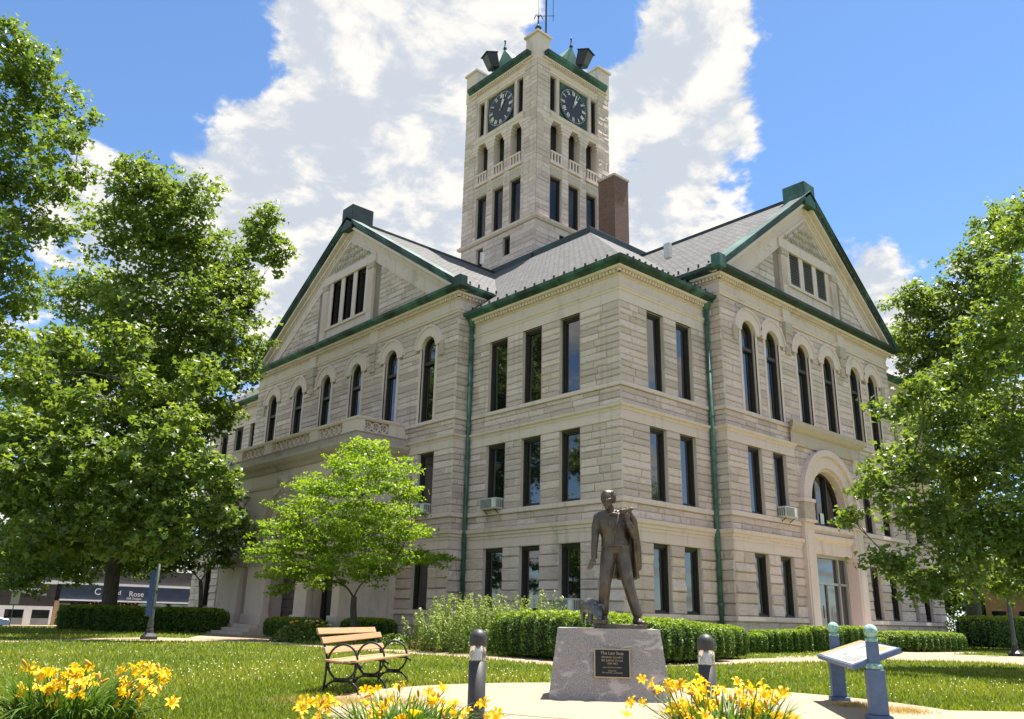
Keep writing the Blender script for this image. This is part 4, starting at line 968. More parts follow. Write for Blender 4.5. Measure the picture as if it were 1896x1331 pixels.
# big oak behind the left walk
A = [(262,330,50,45),(335,370,62,52),(250,420,80,62),(345,470,85,62),(425,520,55,42),(486,425,34,40),(515,468,24,30),(455,470,26,26),(290,560,110,66),(400,600,72,52),(175,560,80,62),(452,560,32,34),(455,640,38,34),(350,680,90,55),(235,680,100,66),(110,690,100,66),(440,700,34,26),(300,780,100,60),(170,800,110,66),(50,790,80,66),(390,770,50,40),(250,880,95,55),(120,900,110,60),(20,920,70,66),(330,870,60,45),(60,1010,80,45),(170,1000,90,45),(260,985,70,42),(20,1060,60,36),(120,1050,60,28)]
make_tree('oak_tree', groundp(197,37.5), PD(222,860,37.5), blobs(A,37.5,2.6,3)+[(290,985,26.0,46,28),(335,935,26.2,46,32),(250,935,26.4,50,36),(300,885,26.4,42,30),(235,1010,26.2,42,24),(330,1000,26.0,38,20),(310,1020,26.0,30,14),(40,890,26.5,60,40),(120,935,26.4,60,40),(185,880,26.6,55,38),(60,990,26.2,60,34),(150,1005,26.2,55,30),(395,950,26.5,40,26),(425,890,26.8,36,28),(365,870,26.8,46,34),(200,950,26.4,50,34),(100,830,27,60,40),(20,800,27,50,44),(240,830,27,55,36),(330,800,27.5,50,36),(60,700,29,50,40),(165,755,28.5,55,40),(270,725,29.5,55,40),(375,700,30,46,34),(120,650,31,50,40),(230,640,31,50,36)], .36, .27, 'oak_leaf', 'big spreading oak tree behind the dark hedge on the left, its trunk before the shopfronts', 8.5, True, 'trees round the courthouse', seed=2)
# oak whose trunk stands outside the left edge
B = [(18,75,36,44),(60,130,50,44),(20,160,50,44),(105,190,44,32),(160,228,24,20),(30,240,52,44),(110,265,46,36),(20,320,46,44),(95,340,50,40),(140,310,26,26),(60,410,52,38),(5,450,50,50),(110,420,34,26),(30,540,46,50),(10,630,44,46),(-60,300,70,120),(-70,520,70,110)]
make_tree('oak_tree', groundp(-230,24), PD(-120,720,24), blobs(B,24,1.2,5), .30, .19, 'oak_leaf', 'tall oak reaching in at the upper left edge with ragged branch tips', 6.0, True, 'trees round the courthouse', seed=4)
# small tree beside the porch
Cb = [(330,955,52,36),(398,945,48,32),(300,1005,50,28),(436,985,36,24),(362,1000,50,28),(272,1045,44,24),(425,1030,28,18),(340,1040,46,22),(310,900,40,30),(395,890,36,30),(345,860,36,26)]
make_tree('young_tree', groundp(372,39.5), PD(371,1075,39.5), blobs(Cb,39.5,1.5,6), .13, .22, 'maple_leaf', 'small forked tree standing before the left pillars of the porch', 7.5, False, 'trees round the courthouse', seed=6)
# dogwood with flat tiers
Dg = [(682,832,44,16),(650,858,52,18),(722,868,46,17),(610,900,60,20),(690,905,66,20),(758,915,28,13),(560,940,52,17),(640,950,80,22),(728,950,48,17),(512,975,40,15),(590,990,80,22),(690,990,66,20),(762,985,34,13),(795,1032,42,12),(498,1018,40,15),(560,1030,66,20),(650,1030,66,20),(735,1030,56,15),(530,1060,52,14),(600,1070,50,14),(690,1062,50,14),(520,1090,24,10)]
make_tree('dogwood_tree', groundp(657,29.5), PD(655,1105,29.5), blobs(Dg,29.5,1.5,8), .14, .13, 'dogwood_leaf', 'small bright green dogwood with flat tiered branches before the porch', 7.5, False, 'trees round the courthouse', clus=.34, depthk=1.5, seed=9, flat=.5)
# right-hand trees
E_ = [(1580,962,34,16),(1632,905,48,26),(1690,850,58,36),(1655,755,42,22),(1745,780,66,44),(1822,850,66,56),(1705,950,64,36),(1650,1035,48,26),(1705,1082,54,28),(1790,1000,66,48),(1862,950,60,70),(1842,1066,60,40),(1872,770,56,60),(1700,715,36,18),(1770,890,56,40),(1905,860,50,90),(1910,1040,50,50),(1610,880,22,14),(1760,1075,46,30)]
make_tree('oak_tree', groundp(2080,20), PD(1960,880,20), blobs(E_+[(1835,610,46,46),(1872,520,40,50),(1800,690,50,34),(1868,430,34,40),(1740,690,40,24),(1890,610,40,60)],20,1.3,10), .26, .17, 'maple_leaf', 'leafy tree whose low branches reach in before the right side of the courthouse', 7.5, True, 'trees round the courthouse', seed=12)
F2 = [(1690,560,40,30),(1725,615,54,42),(1678,635,36,36),(1762,560,54,42),(1815,490,52,50),(1852,560,54,50),(1800,650,64,50),(1870,650,50,56),(1700,690,44,32),(1842,420,38,36),(1890,420,40,50),(1760,700,60,40),(1800,740,60,50),(1700,800,50,60),(1740,900,60,60),(1850,800,60,60),(1760,1010,70,60),(1860,1000,60,60)]
make_tree('shade_tree', groundp(1800,46), PD(1800,900,46), blobs(F2,46,3,11), .40, .27, 'maple_leaf', 'large shade tree standing behind the right end of the courthouse', 9.5, False, 'trees round the courthouse', seed=13)
# ------------------------------------------------------------------ hedges, shrubs, flowers, grass
def hedge(pos, size, rz, label, leaf=.05, n=9000, mat='yew_leaf', group='trimmed hedges by the courthouse', round_=.35, name='yew_hedge', cat='hedge', seed=1, lump=.06):
    rng = np.random.default_rng(seed); root = empty(name, (pos[0],pos[1],0), rz, label, cat, group); sx,sy,sz = size; n = int(n*1.5)
    def shape(u):                     # superellipsoid direction -> surface
        p = 2/round_; d = (np.abs(u)**p).sum(1,keepdims=True)**(-1/p); return u*d
    # core
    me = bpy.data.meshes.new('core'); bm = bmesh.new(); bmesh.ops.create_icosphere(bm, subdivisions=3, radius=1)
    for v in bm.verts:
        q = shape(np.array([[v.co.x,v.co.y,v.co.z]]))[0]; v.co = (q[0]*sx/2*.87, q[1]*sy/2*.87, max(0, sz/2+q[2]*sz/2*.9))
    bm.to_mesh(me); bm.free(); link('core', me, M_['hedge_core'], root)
    # sample by box faces so that flat sides are evenly leaved
    A = np.array([sy*sz,sy*sz,sx*sz,sx*sz,sx*sy]); f = rng.choice(5, size=n, p=A/A.sum()); q = rng.uniform(-1,1,(n,3))
    q[f==0,0] = -1; q[f==1,0] = 1; q[f==2,1] = -1; q[f==3,1] = 1; q[f==4,2] = 1
    q /= np.linalg.norm(q,axis=1,keepdims=True); s = shape(q)
    lum = 1+lump*np.sin(s[:,0]*7*sx+seed)*np.sin(s[:,1]*6*sy+2*seed)*1.0+-np.abs(rng.normal(0,.045,n))
    P = np.stack([s[:,0]*sx/2*lum, s[:,1]*sy/2*lum, sz/2+s[:,2]*sz/2*lum],1); P[:,2] = np.maximum(P[:,2],.03)
    nrm = np.stack([s[:,0]**3/sx, s[:,1]**3/sy, s[:,2]**3/sz],1); nrm /= (np.linalg.norm(nrm,axis=1,keepdims=True)+1e-9)
    N = nrm*.5+rng.normal(size=(n,3))*.55+np.array([0,0,.35]); up = np.clip(nrm[:,2],0,1)
    # sunlit top put into the tint: leaves facing up are lighter
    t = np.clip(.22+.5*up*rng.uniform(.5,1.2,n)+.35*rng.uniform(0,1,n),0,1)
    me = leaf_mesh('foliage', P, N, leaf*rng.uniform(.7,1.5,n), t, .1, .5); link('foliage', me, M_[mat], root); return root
def gp(px,py): v = G(px,py); return (v.x,v.y)
hedge((-6.0,-3.2),(2.2,4.4,1.10),R(-6),'large clipped yew hedge left of the granite pedestal, under the corner',.06,15000,seed=1,round_=.5)
hedge((-5.2,-5.15),(2.8,2.0,.98),R(4),'clipped yew hedge directly behind the pedestal',.06,12000,seed=2,round_=.55)
hedge((-3.2,-4.8),(2.1,1.9,.90),R(10),'rounded yew hedge between the pedestal and the right bollard',.06,9000,seed=3,round_=.6)
hedge((-1.35,-4.15),(2.0,1.7,.86),R(8),'rounded yew hedge behind the right bollard light',.06,9000,seed=4,round_=.55)
def colY(px, py, Y): d = pray(px,py); t = (Y-CAM.y)/d.y; return CAM+d*t
for i,(x0,x1,yt) in enumerate(((1366,1408,1172),(1406,1452,1167),(1452,1492,1166),(1492,1548,1160),(1547,1612,1160))):
    p = colY((x0+x1)/2, yt, -2.2); w = (colY(x1,yt,-2.2)-colY(x0,yt,-2.2)).length*.98; h = p.z
    hedge((p.x,p.y+.1),(w,.95,h),0,('low cube-clipped shrub nearest the big hedge, right of the bollard','low cube-clipped shrub, second from the big hedge','low cube-clipped shrub in the middle of the row before the entrance','tall cube-clipped shrub left of the blue sign post','tall cube-clipped shrub directly behind the left blue sign post')[i],.07,5000,seed=20+i,round_=.35)
p = colY(1700,1168,-2.9); hedge((p.x,p.y),(4.9,2.0,p.z*.96),R(-6),'broad clipped hedge right of the entrance behind the sign',.07,12000,seed=30,round_=.45)
p = colY(1636,1180,-2.4); hedge((p.x-.9,p.y),(.8,.8,.5),0,'tiny rounded shrub beside the entrance steps',.07,1500,seed=31)
hedge((groundp(1870,41)[0],groundp(1870,41)[1]),(9,2.4,1.5),R(-8),'long dark hedge in tree shade at the right edge',.10,9000,seed=32,round_=.4)
hedge((groundp(196,36)[0],groundp(196,36)[1]),(3.9,1.3,1.05),R(-38),'long dark clipped hedge in shade below the big oak',.09,8000,seed=33,round_=.4)
hedge((groundp(352,37)[0],groundp(352,37)[1]),(3.3,1.3,1.05),R(-38),'dark clipped hedge between the lamp post and the porch steps',.09,7000,seed=34,round_=.45)
hedge((-4.6,13.0),(3.4,1.5,.75),R(90),'low dark hedge below the dogwood tree',.08,6000,seed=35,round_=.5)
hedge((-3.0,10.2),(2.6,1.3,.8),R(90),'low dark hedge against the wall right of the dogwood',.08,5000,seed=36,round_=.5)
def clump(name, pos, label, cat, mat, n, h, spread, width, group=None, seed=1, stalks=False, leaf=.07, lr=.35):
    rng = np.random.default_rng(seed); root = empty(name,(pos[0],pos[1],0),0,label,cat,group)
    if not stalks:                       # mound of leaves
        u = rng.normal(size=(n,3)); u /= np.linalg.norm(u,axis=1,keepdims=True); u[:,2] = np.abs(u[:,2]); r = rng.uniform(.5,1,(n,1))**.5
        P = u*r*np.array([width/2,spread/2,h]); me = leaf_mesh('foliage',P,u*.5+rng.normal(size=(n,3))*.5+np.array([0,0,.5]),leaf*rng.uniform(.7,1.4,n),rng.uniform(0,1,n),.12,.55)
        link('foliage',me,M_[mat],root)
    else:                                # upright stems with narrow leaves all the way up
        Ps=[];Ns=[];Ts=[]; st = MB()
        for k in range(n):
            x,y = rng.uniform(-width/2,width/2), rng.uniform(-spread/2,spread/2); hh = h*rng.uniform(.6,1.0)*(1-.35*(abs(x)/(width/2))**2); lx,ly = rng.normal(0,.10,2)
            st.tube([(x,y,0),(x+lx*.4,y+ly*.4,hh*.5),(x+lx,y+ly,hh)],[.008,.006,.003],4,False)
            m = 46; t = rng.uniform(.12,1.02,m); a = rng.uniform(0,6.28,m); rr = leaf*.55*(1.15-t*.6)
            Ps.append(np.stack([x+lx*t+np.cos(a)*rr,y+ly*t+np.sin(a)*rr,hh*t+rng.normal(0,.015,m)],1)); Ns.append(np.stack([np.cos(a)*.5,np.sin(a)*.5,np.full(m,.8)],1)+rng.normal(size=(m,3))*.35); Ts.append(np.clip(t*.6+rng.uniform(0,.45,m),0,1))
        P = np.concatenate(Ps); me = leaf_mesh('foliage',P,np.concatenate(Ns),leaf*rng.uniform(.7,1.3,len(P)),np.concatenate(Ts),.08,.3); link('foliage',me,M_[mat],root); tag(st.build('stem',M_[mat],root),kind='stuff')
    return root
clump('tall_perennial',(-6.2,.2),'tall pale green perennial with upright leafy stems left of the yew hedge','perennial',"lime_leaf",230,1.55,2.2,2.8,'flower bed plants',5,True,.10)
clump('tall_perennial',(-4.6,-.6),'tall leafy perennial stems behind the yew hedge below the window','perennial',"lime_leaf",60,1.75,1.2,2.4,'flower bed plants',6,True,.10)
p = gp(838,1203); clump('yellow_shrub',(p[0]+.3,p[1]+.3),'small yellow green shrub beside the left bollard','shrub','lime_leaf',2600,.62,1.0,1.15,'flower bed plants',7)
for i,(px,py) in enumerate(((772,1203),(795,1205),(818,1207))): p = gp(px,py); clump('coleus_plant',(p[0],p[1]),('dark red coleus plant, leftmost of three in front of the stone bench','dark red coleus plant, middle one of three before the stone bench','dark red coleus plant, rightmost of three, beside the yellow shrub')[i],'plant','red_leaf',500,.30,.5,.55,'flower bed plants',8+i,leaf=.09)
p = gp(735,1197); clump('hosta_plant',(p[0]+.8,p[1]+1.2),'pale green leafy plants between the bench and the stone seat','plant','lime_leaf',900,.35,1.1,1.8,'flower bed plants',12,leaf=.11)
p = gp(560,1190); clump('coneflower_bush',(p[0]+.6,p[1]+.8),'dark leafy flower bush with small orange blooms left of the wooden bench','bush','maple_leaf',3000,.62,1.5,2.6,'flower bed plants',13,leaf=.10)
bush = bpy.context.scene.objects['coneflower_bush']
def blob_flower(): 
    b = MB(); b.lathe([(.02,0),(.055,.01),(.06,.03),(.02,.05)],(0,0,0),7); return b.mesh('bloom')
simple('orange_petal',(.62,.28,.05),.6); simple('cream_petal',(.7,.62,.4),.6); bm_ = blob_flower(); bm_.materials.append(M_['orange_petal']); bm2 = blob_flower(); bm2.materials.append(M_['cream_petal'])
rr_ = random.Random(4)
for k in range(18):
    a = rr_.uniform(0,6.28); r_ = rr_.uniform(.2,.95); o = link('bloom', bm_ if k%3 else bm2, None, bush); o.location = (1.3*r_*math.cos(a), .75*r_*math.sin(a), .62*math.sqrt(max(0,1-r_*r_))+.06); o.rotation_euler = (rr_.uniform(-.6,.6),rr_.uniform(-.6,.6),0)
# day lilies
def petal_flower():
    b = MB()
    for k in range(6):
        a = k*math.pi/3; w = .019 if k%2 else .014; c,s = math.cos(a),math.sin(a); vs=[]
        for (r,z,ww) in ((.004,0,.004),(.022,.030,w*.8),(.046,.05,w),(.066,.046,w*.75),(.078,.034,.002)):
            for q in (-1,0,1): vs.append((c*r-s*ww*q, s*r+c*ww*q, z+(.006 if q else 0)))
        fs = [(i*3+j,i*3+j+1,i*3+j+4,i*3+j+3) for i in range(4) for j in range(2)]; b.add(vs,fs,random.uniform(.3,1))
    return b
FLM = [petal_flower().mesh('flower',True) for _ in range(5)]
for m in FLM: m.materials.append(M_['yellow_petal'])
def bud():
    b = MB(); b.lathe([(.003,0),(.011,.02),(.012,.05),(.004,.075)],(0,0,0),6); m = b.mesh('bud',True); m.materials.append(M_['orange_bud']); return m
simple('orange_bud',(.66,.30,.02),.5); BUD = bud()
def lily(pos, label, nleaf, nfl, rad, h, seed, cen=(0,0)):
    rng = np.random.default_rng(seed); root = empty('daylily_clump',(pos[0],pos[1],0),0,label,'flowers','clumps of yellow day lilies')
    S = 7; V=[];F=[];T=[]
    for k in range(nleaf):
        a = rng.uniform(0,6.28); r0 = rad*.55*math.sqrt(rng.uniform()); L = h*rng.uniform(.75,1.45); ar = rng.uniform(.4,1.75); a2 = a+rng.normal(0,.5); w = rng.uniform(.007,.013); t = rng.uniform(0,1)
        x0,y0 = r0*math.cos(a),r0*math.sin(a); b = len(V)
        for i in range(S):
            u = i/(S-1); th = (math.pi/2)-ar*u*1.35; 
            ds = L/(S-1)
            if i == 0: p = [x0,y0,0]
            else: p = [p[0]+math.cos(th)*ds*math.cos(a2), p[1]+math.cos(th)*ds*math.sin(a2), max(.01,p[2]+math.sin(th)*ds)]
            ww = w*(1-u**3)*(1 if u<.97 else .1); sx,sy = -math.sin(a2)*ww, math.cos(a2)*ww
            V.append((p[0]-sx,p[1]-sy,p[2]+.004)); V.append((p[0]+sx,p[1]+sy,p[2]+.004)); T += [min(1,t*.8+.2*u)]*2
        F += [(b+2*i,b+2*i+1,b+2*i+3,b+2*i+2) for i in range(S-1)]
    me = np_mesh('leaves',np.array(V),np.array(F),np.array(T)); link('leaves',me,M_['strap_leaf'],root)
    st = MB()
    for k in range(nfl):
        a = rng.uniform(0,6.28); r0 = rad*.5*math.sqrt(rng.uniform()); r1 = r0+rng.uniform(.0,.62)*rad; hh = h*rng.uniform(.5,1.25)*(1-.25*(r1/rad)**2)
        p0 = (r0*math.cos(a),r0*math.sin(a),0); p1 = (r1*math.cos(a)+cen[0],r1*math.sin(a)+cen[1],hh)
        st.tube([p0,((p0[0]*.6+p1[0]*.4),(p0[1]*.6+p1[1]*.4),hh*.55),p1],[.006,.005,.004],5,False)
        for j in range(int(rng.integers(1,4))):
            q = Vector(p1)+Vector((rng.normal(0,.035),rng.normal(0,.035),rng.normal(0,.03)))
            o = link('flower', FLM[int(rng.integers(0,5))], None, root); o.location = q; s = rng.uniform(.5,.9); o.scale = (s,)*3; o.rotation_euler = (rng.normal(.5,.6),rng.normal(0,.6),rng.uniform(0,6.28))
        if rng.uniform() < .6:
            o = link('bud', BUD, None, root); o.location = Vector(p1)+Vector((rng.normal(0,.03),rng.normal(0,.03),.0)); o.rotation_euler = (rng.normal(0,.5),rng.normal(0,.5),0)
    tag(st.build('stem',M_['strap_leaf'],root),kind='stuff'); return root
def lpos(px,py,D): c = PD(px,py,D); return (c.x,c.y)
lily(lpos(135,1320,6.7),'clump of yellow day lilies at the lower left on the lawn',560,46,.80,.40,1,(.12,-.1))
lily(lpos(748,1340,6.4),'clump of yellow day lilies at the bottom centre before the bench',420,32,.80,.285,2)
lily(lpos(1345,1330,6.3),'large clump of orange yellow day lilies before the right bollard light',520,58,.72,.37,3)
# lawn blades, clover, dry grass
def grass():
    rng = np.random.default_rng(5); N = 330000
    px = rng.uniform(-120,2020,N); d = 1/rng.uniform(1/46,1/5.2,N)     # even density on screen
    d = d*np.exp(rng.normal(0,.03,N))
    f2 = np.array((_f.x,_f.y))/math.hypot(_f.x,_f.y); r2 = np.array((_r0.x,_r0.y))
    X = np.array((CAM.x,CAM.y))+d[:,None]*(f2+r2*((px-948)/FPX*1.05)[:,None])
    ok = ~on_walk(X); ok &= ~((X[:,0] > -.9) & (X[:,1] > -.8)); X = X[ok]; d = d[ok]; n = len(X)
    patch = np.sin(X[:,0]*.7+1.3*np.sin(X[:,1]*.5))*np.sin(X[:,1]*.9+np.sin(X[:,0]*.6))
    h = .048*rng.uniform(.6,1.4,n)*(1+.25*patch)*(1+d/60); w = .0045*(1+d/9); a = rng.uniform(0,6.28,n); le = rng.normal(0,.45,(n,2))*h[:,None]
    s = np.stack([np.cos(a)*w,np.sin(a)*w],1); z = np.zeros(n)
    V = np.stack([np.column_stack([X-s,z]),np.column_stack([X+s,z]),np.column_stack([X+le,h])],1).reshape(-1,3)
    zz = np.interp(V[:,1],[28,30,33,36,39,42],[0,-.02,-.14,-.3,-.44,-.5]); V[:,2] += zz
    t = np.clip(.45+.22*patch+rng.normal(0,.2,n),0,1)
    o = link('grass',np_mesh('grass',V,np.arange(3*n).reshape(n,3),np.repeat(t,3)),M_['grass_blade']); tag(o,'short mown grass of the courthouse lawn','grass',None,'stuff')
    # clover heads
    k = 1300; i = rng.choice(n,k,p=(np.clip(patch+.6,.02,None)/np.clip(patch+.6,.02,None).sum())); P = np.column_stack([X[i]+rng.normal(0,.03,(k,2)),h[i]*.95]); P[:,2] += np.interp(P[:,1],[28,30,33,36,39,42],[0,-.02,-.14,-.3,-.44,-.5])
    r = .007*(1+d[i]/22); T = np.array([(1,0,-.3),(-.5,.87,-.3),(-.5,-.87,-.3),(0,0,.9)]); V = (P[:,None,:]+T[None]*r[:,None,None]).reshape(-1,3)
    F = (np.arange(k)*4)[:,None,None]+np.array([[0,1,3],[1,2,3],[2,0,3]])[None]; o = link('clover',np_mesh('clover',V,F.reshape(-1,3),np.full(4*k,.6)),M_['clover_head']); tag(o,'white clover heads scattered through the lawn','clover',None,'stuff')
grass()
def dry_tuft(c, n, r, h, seed, label):
    rng = np.random.default_rng(seed); X = rng.normal(0,r*.5,(n,2)); a = rng.uniform(0,6.28,n); w = .003; hh = h*rng.uniform(.3,1.2,n); le = rng.normal(0,.6,(n,2))*hh[:,None]; s = np.stack([np.cos(a)*w,np.sin(a)*w],1)
    V = np.stack([np.column_stack([X-s,np.zeros(n)]),np.column_stack([X+s,np.zeros(n)]),np.column_stack([X+le,hh])],1).reshape(-1,3)
    o = link('dry_grass',np_mesh('dry_grass',V,np.arange(3*n).reshape(n,3),np.repeat(rng.uniform(0,1,n),3)),M_['dry_grass']); o.location = (c[0],c[1],.006); tag(o,label,'dry grass',None,'stuff')
dry_tuft(gp(590,1300),2600,.55,.05,1,'straw coloured dead grass beside the left bench leg')
dry_tuft(gp(720,1302),1500,.45,.05,2,'straw coloured dead grass at the edge of the plaza')
dry_tuft(gp(1665,1318),1200,.35,.05,3,'dry clippings beside the right blue sign post')
dry_tuft(gp(1580,1308),900,.25,.06,4,'heap of brown mulch between the blue sign posts')
# ------------------------------------------------------------------ statue, furniture, signs
def mats3():
    b = NB('granite'); w = b.coord('World'); n = b.noise(150, 3, .75, w); n2 = b.noise(3.5, 6, .6, b.coord('World',(1,1,2.2)), .8); v = b.N.new('ShaderNodeTexVoronoi'); v.inputs['Scale'].default_value = 120; b.L.new(w, v.inputs['Vector'])
    c = b.ramp(n, [(.36,(.13,.122,.118)),(.5,(.30,.28,.268)),(.64,(.50,.47,.45))]); c = b.mix(b.ramp(n2, [(.54,(0,0,0)),(.60,(.6,.6,.6))]), c, (.58,.53,.49))
    b.bump(b.math('ADD', b.math('MULTIPLY', n2, 1.6), b.math('MULTIPLY', n, .35)), .55, .03); b.fin(c, .8, 0, .35)
    b = NB('bronze'); w = b.coord('World'); n = b.noise(7, 6, .6, w); n2 = b.noise(60, 3, .6, w); c = b.ramp(n, [(.3,(.075,.058,.046)),(.7,(.15,.12,.098))]); n3 = b.noise(15, 4, .55, b.coord('World',(1,1,.3)), 1.8); b.bump(b.math('ADD', n3, b.math('MULTIPLY', n2, .12)), .75, .022); b.fin(c, .42, .65)
    b = NB('bronze_pig'); n = b.noise(9, 5, .6); b.bump(n, .2, .004); b.fin(b.ramp(n, [(.3,(.085,.085,.085)),(.7,(.18,.175,.165))]), .34, .7)
    simple('plaque', (.022,.02,.02), .4, .5); simple('plaque_letter', (.52,.38,.20), .4, .7)
    b = NB('bench_wood'); n = b.noise(3, 6, .6, b.coord('Object', (1,22,22)), .6); b.bump(n, .3, .004); oi = b.N.new('ShaderNodeObjectInfo'); c = b.ramp(n, [(.3,(.33,.20,.095)),(.7,(.50,.345,.19))]); b.fin(b.mix(b.math('MULTIPLY', oi.outputs['Random'], .5), c, (.40,.20,.09)), .6)
    simple('bollard_paint', (.038,.036,.035), .5, 0, 30, .15, .1, .002)
    b = NB('lens'); b.fin((.85,.82,.72), .05); b.p.inputs['Transmission Weight'].default_value = .85; b.p.inputs['IOR'].default_value = 1.35
    simple('reflector', (.75,.76,.78), .25, .7)
    b = NB('blue_paint'); n = b.noise(18, 5, .6); b.bump(n, .15, .003); b.fin(b.ramp(n, [(.3,(.055,.095,.185)),(.7,(.08,.135,.235))]), .55)
    b = NB('verdigris'); n = b.noise(30, 6, .65); b.bump(n, .4, .004); b.fin(b.ramp(n, [(.35,(.11,.23,.20)),(.55,(.27,.45,.40)),(.75,(.5,.62,.56))]), .7)
    # printed sign: pale map with tan band and faint blocks of text
    b = NB('sign_print'); g_ = b.tc.outputs['Generated']; br = b.N.new('ShaderNodeTexBrick'); br.inputs['Scale'].default_value = 1; br.inputs['Brick Width'].default_value = .26; br.inputs['Row Height'].default_value = .14; br.inputs['Mortar Size'].default_value = .05; br.inputs['Color1'].default_value = (.34,.35,.34,1); br.inputs['Color2'].default_value = (.5,.5,.47,1); br.inputs['Mortar'].default_value = (.48,.48,.46,1)
    b.L.new(g_, br.inputs['Vector']); b.fin(br.outputs['Color'], .35)
    simple('sign_tan', (.38,.29,.15), .4, 0, 4, .15); simple('sign_green', (.12,.20,.13), .5)
    simple('pole_green', (.06,.075,.07), .45, .3, 8, .3); simple('banner_blue', (.03,.075,.24), .7); simple('banner_pale', (.35,.45,.62), .7)
    simple('shop_dark', (.045,.038,.036), .7, 0, 2, .2); simple('shop_navy', (.035,.05,.085), .8, 0, 3, .25); simple('shop_white', (.74,.73,.70), .6, 0, 3, .06); simple('shop_grey', (.22,.22,.22), .6); simple('shop_tan', (.42,.27,.15), .7); simple('shop_brick', (.20,.11,.075), .85, 0, 6, .35)
    simple('car_blue', (.30,.42,.55), .25, .4); simple('tyre', (.02,.02,.02), .8); simple('rust_tan', (.26,.13,.07), .8, 0, 2, .2); simple('paper', (.75,.73,.66), .7); simple('rose_lights', (.70,.25,.30), .6); simple('garden_stone', (.40,.38,.34), .9, 0, 8, .25, .3, .01)
mats3()
UNIT = Vector((.686,-.727,0)); AWAY = Vector((.727,.686,0))
PC = Vector((-13.09,-10.86,0))             # pedestal centre
PRZ = math.atan2(UNIT.y, UNIT.x)
def text_mesh(txt, size, align='CENTER', extrude=.002, sx=1.0):
    cu = bpy.data.curves.new('t', 'FONT'); cu.body = txt; cu.size = size; cu.align_x = align; cu.extrude = extrude; cu.resolution_u = 3
    o = bpy.data.objects.new('t', cu); COL.objects.link(o); dg = bpy.context.evaluated_depsgraph_get(); me = bpy.data.meshes.new_from_object(o.evaluated_get(dg)); bpy.data.objects.remove(o); return me
# pedestal: quarried block with battered sides
def pedestal():
    root = empty('granite_pedestal', PC, PRZ, 'rough grey pink granite block carrying the bronze statue', 'pedestal')
    rng = random.Random(3); nx, nz = 22, 14; b = MB(); W0, W1, D0, D1, H = .715, .612, .52, .42, .81
    def ring(t, jit=1):
        w = W0+(W1-W0)*t; d = D0+(D1-D0)*t; pts = []
        for i in range(nx): pts.append((-w+2*w*i/nx, -d))
        for i in range(12): pts.append((w, -d+2*d*i/12))
        for i in range(nx): pts.append((w-2*w*i/nx, d))
        for i in range(12): pts.append((-w, d-2*d*i/12))
        return pts
    rows = []; m = None
    for j in range(nz+1):
        t = j/nz; pts = ring(t); m = len(pts); row = []
        for i,(x,y) in enumerate(pts):
            k = .006; wave = .034*math.sin(x*7+2.2*math.sin(t*9)+1)*math.sin(t*14+1.5*math.sin(x*5))*(1 if t>.35 else .35)
            f = 1+ (rng.uniform(-k,k)+ (wave if 0<t<1 else 0)); row.append((x*(1+rng.uniform(-k,k)), y*f if abs(y)>.35 else y, H*t + (rng.uniform(-.004,.004) if 0<j<nz else 0)))
        rows += row
    fs = [(j*m+i, j*m+(i+1)%m, (j+1)*m+(i+1)%m, (j+1)*m+i) for j in range(nz) for i in range(m)]; fs.append(tuple(range(nz*m,(nz+1)*m)))
    b.add(rows, fs); o = b.build('block', M_['granite'], root); autosmooth(o, 28)
    # plaque
    sl = (D0-D1)/H; pz = .40; py = -(D0-sl*pz)-.012; tilt = math.atan(sl)
    pl = MB(); pl.box(-.205,.205,-.012,.012,-.155,.155); q = pl.build('plaque', M_['plaque'], root); q.location = (.035,py,pz+.02); q.rotation_euler = (-tilt,0,0)
    fr = MB()
    for x0,x1,z0,z1 in ((-.212,.212,.15,.162),(-.212,.212,-.162,-.15),(-.212,-.2,-.15,.15),(.2,.212,-.15,.15)): fr.box(x0,x1,-.02,.0,z0,z1)
    fr.build('plaque_border', M_['plaque_letter'], q)
    for txt, s, z in (('The Last Stop',.048,.098),("Abraham Lincoln's",.034,.058),('8th Judicial Circuit',.034,.022),('1839-1852',.03,-.012),('John McClarey, Sculptor',.022,-.052),('Donated by',.02,-.088),('Mr. and Mrs.  and Family',.024,-.112)):
        me = text_mesh(txt, s); me.materials.append(M_['plaque_letter']); o = link('lettering', me, None, q); o.location = (0,-.0135,z); o.rotation_euler = (R(90),0,0)
pedestal()
# ---- bronze man
class Lofter(MB):
    def loft(s, rings, n=18):          # rings: (cx,cy,cz,rx,ry) with level cross-sections
        vs=[];fs=[]
        for cx,cy,cz,rx,ry in rings:
            for k in range(n): a=2*math.pi*k/n; vs.append((cx+rx*math.cos(a),cy+ry*math.sin(a),cz))
        for i in range(len(rings)-1):
            for k in range(n): fs.append((i*n+k,i*n+(k+1)%n,(i+1)*n+(k+1)%n,(i+1)*n+k))
        fs.append(tuple(range(n))[::-1]); fs.append(tuple(range((len(rings)-1)*n,len(rings)*n))); return s.add(vs,fs)
    def ball(s, c, r, n=12):
        rx,ry,rz = r if isinstance(r,tuple) else (r,r,r)
        return s.loft([(c[0],c[1],c[2]+rz*math.sin(-math.pi/2+math.pi*(i+.5)/n),rx*math.cos(-math.pi/2+math.pi*(i+.5)/n),ry*math.cos(-math.pi/2+math.pi*(i+.5)/n)) for i in range(n)],16)
    def limb(s, pts, rad, n=14): s.tube(pts, rad, n); 
    def caps(s, pts, rad):
        s.tube(pts, rad, 12)
        for p,r in zip(pts,rad): s.ball(p, r, 8)
def remesh(o, vox, smooth=4, fac=.5):
    m = o.modifiers.new('remesh','REMESH'); m.mode = 'VOXEL'; m.voxel_size = vox; m.use_smooth_shade = True
    if smooth: k = o.modifiers.new('smooth','SMOOTH'); k.factor = fac; k.iterations = smooth
    return o
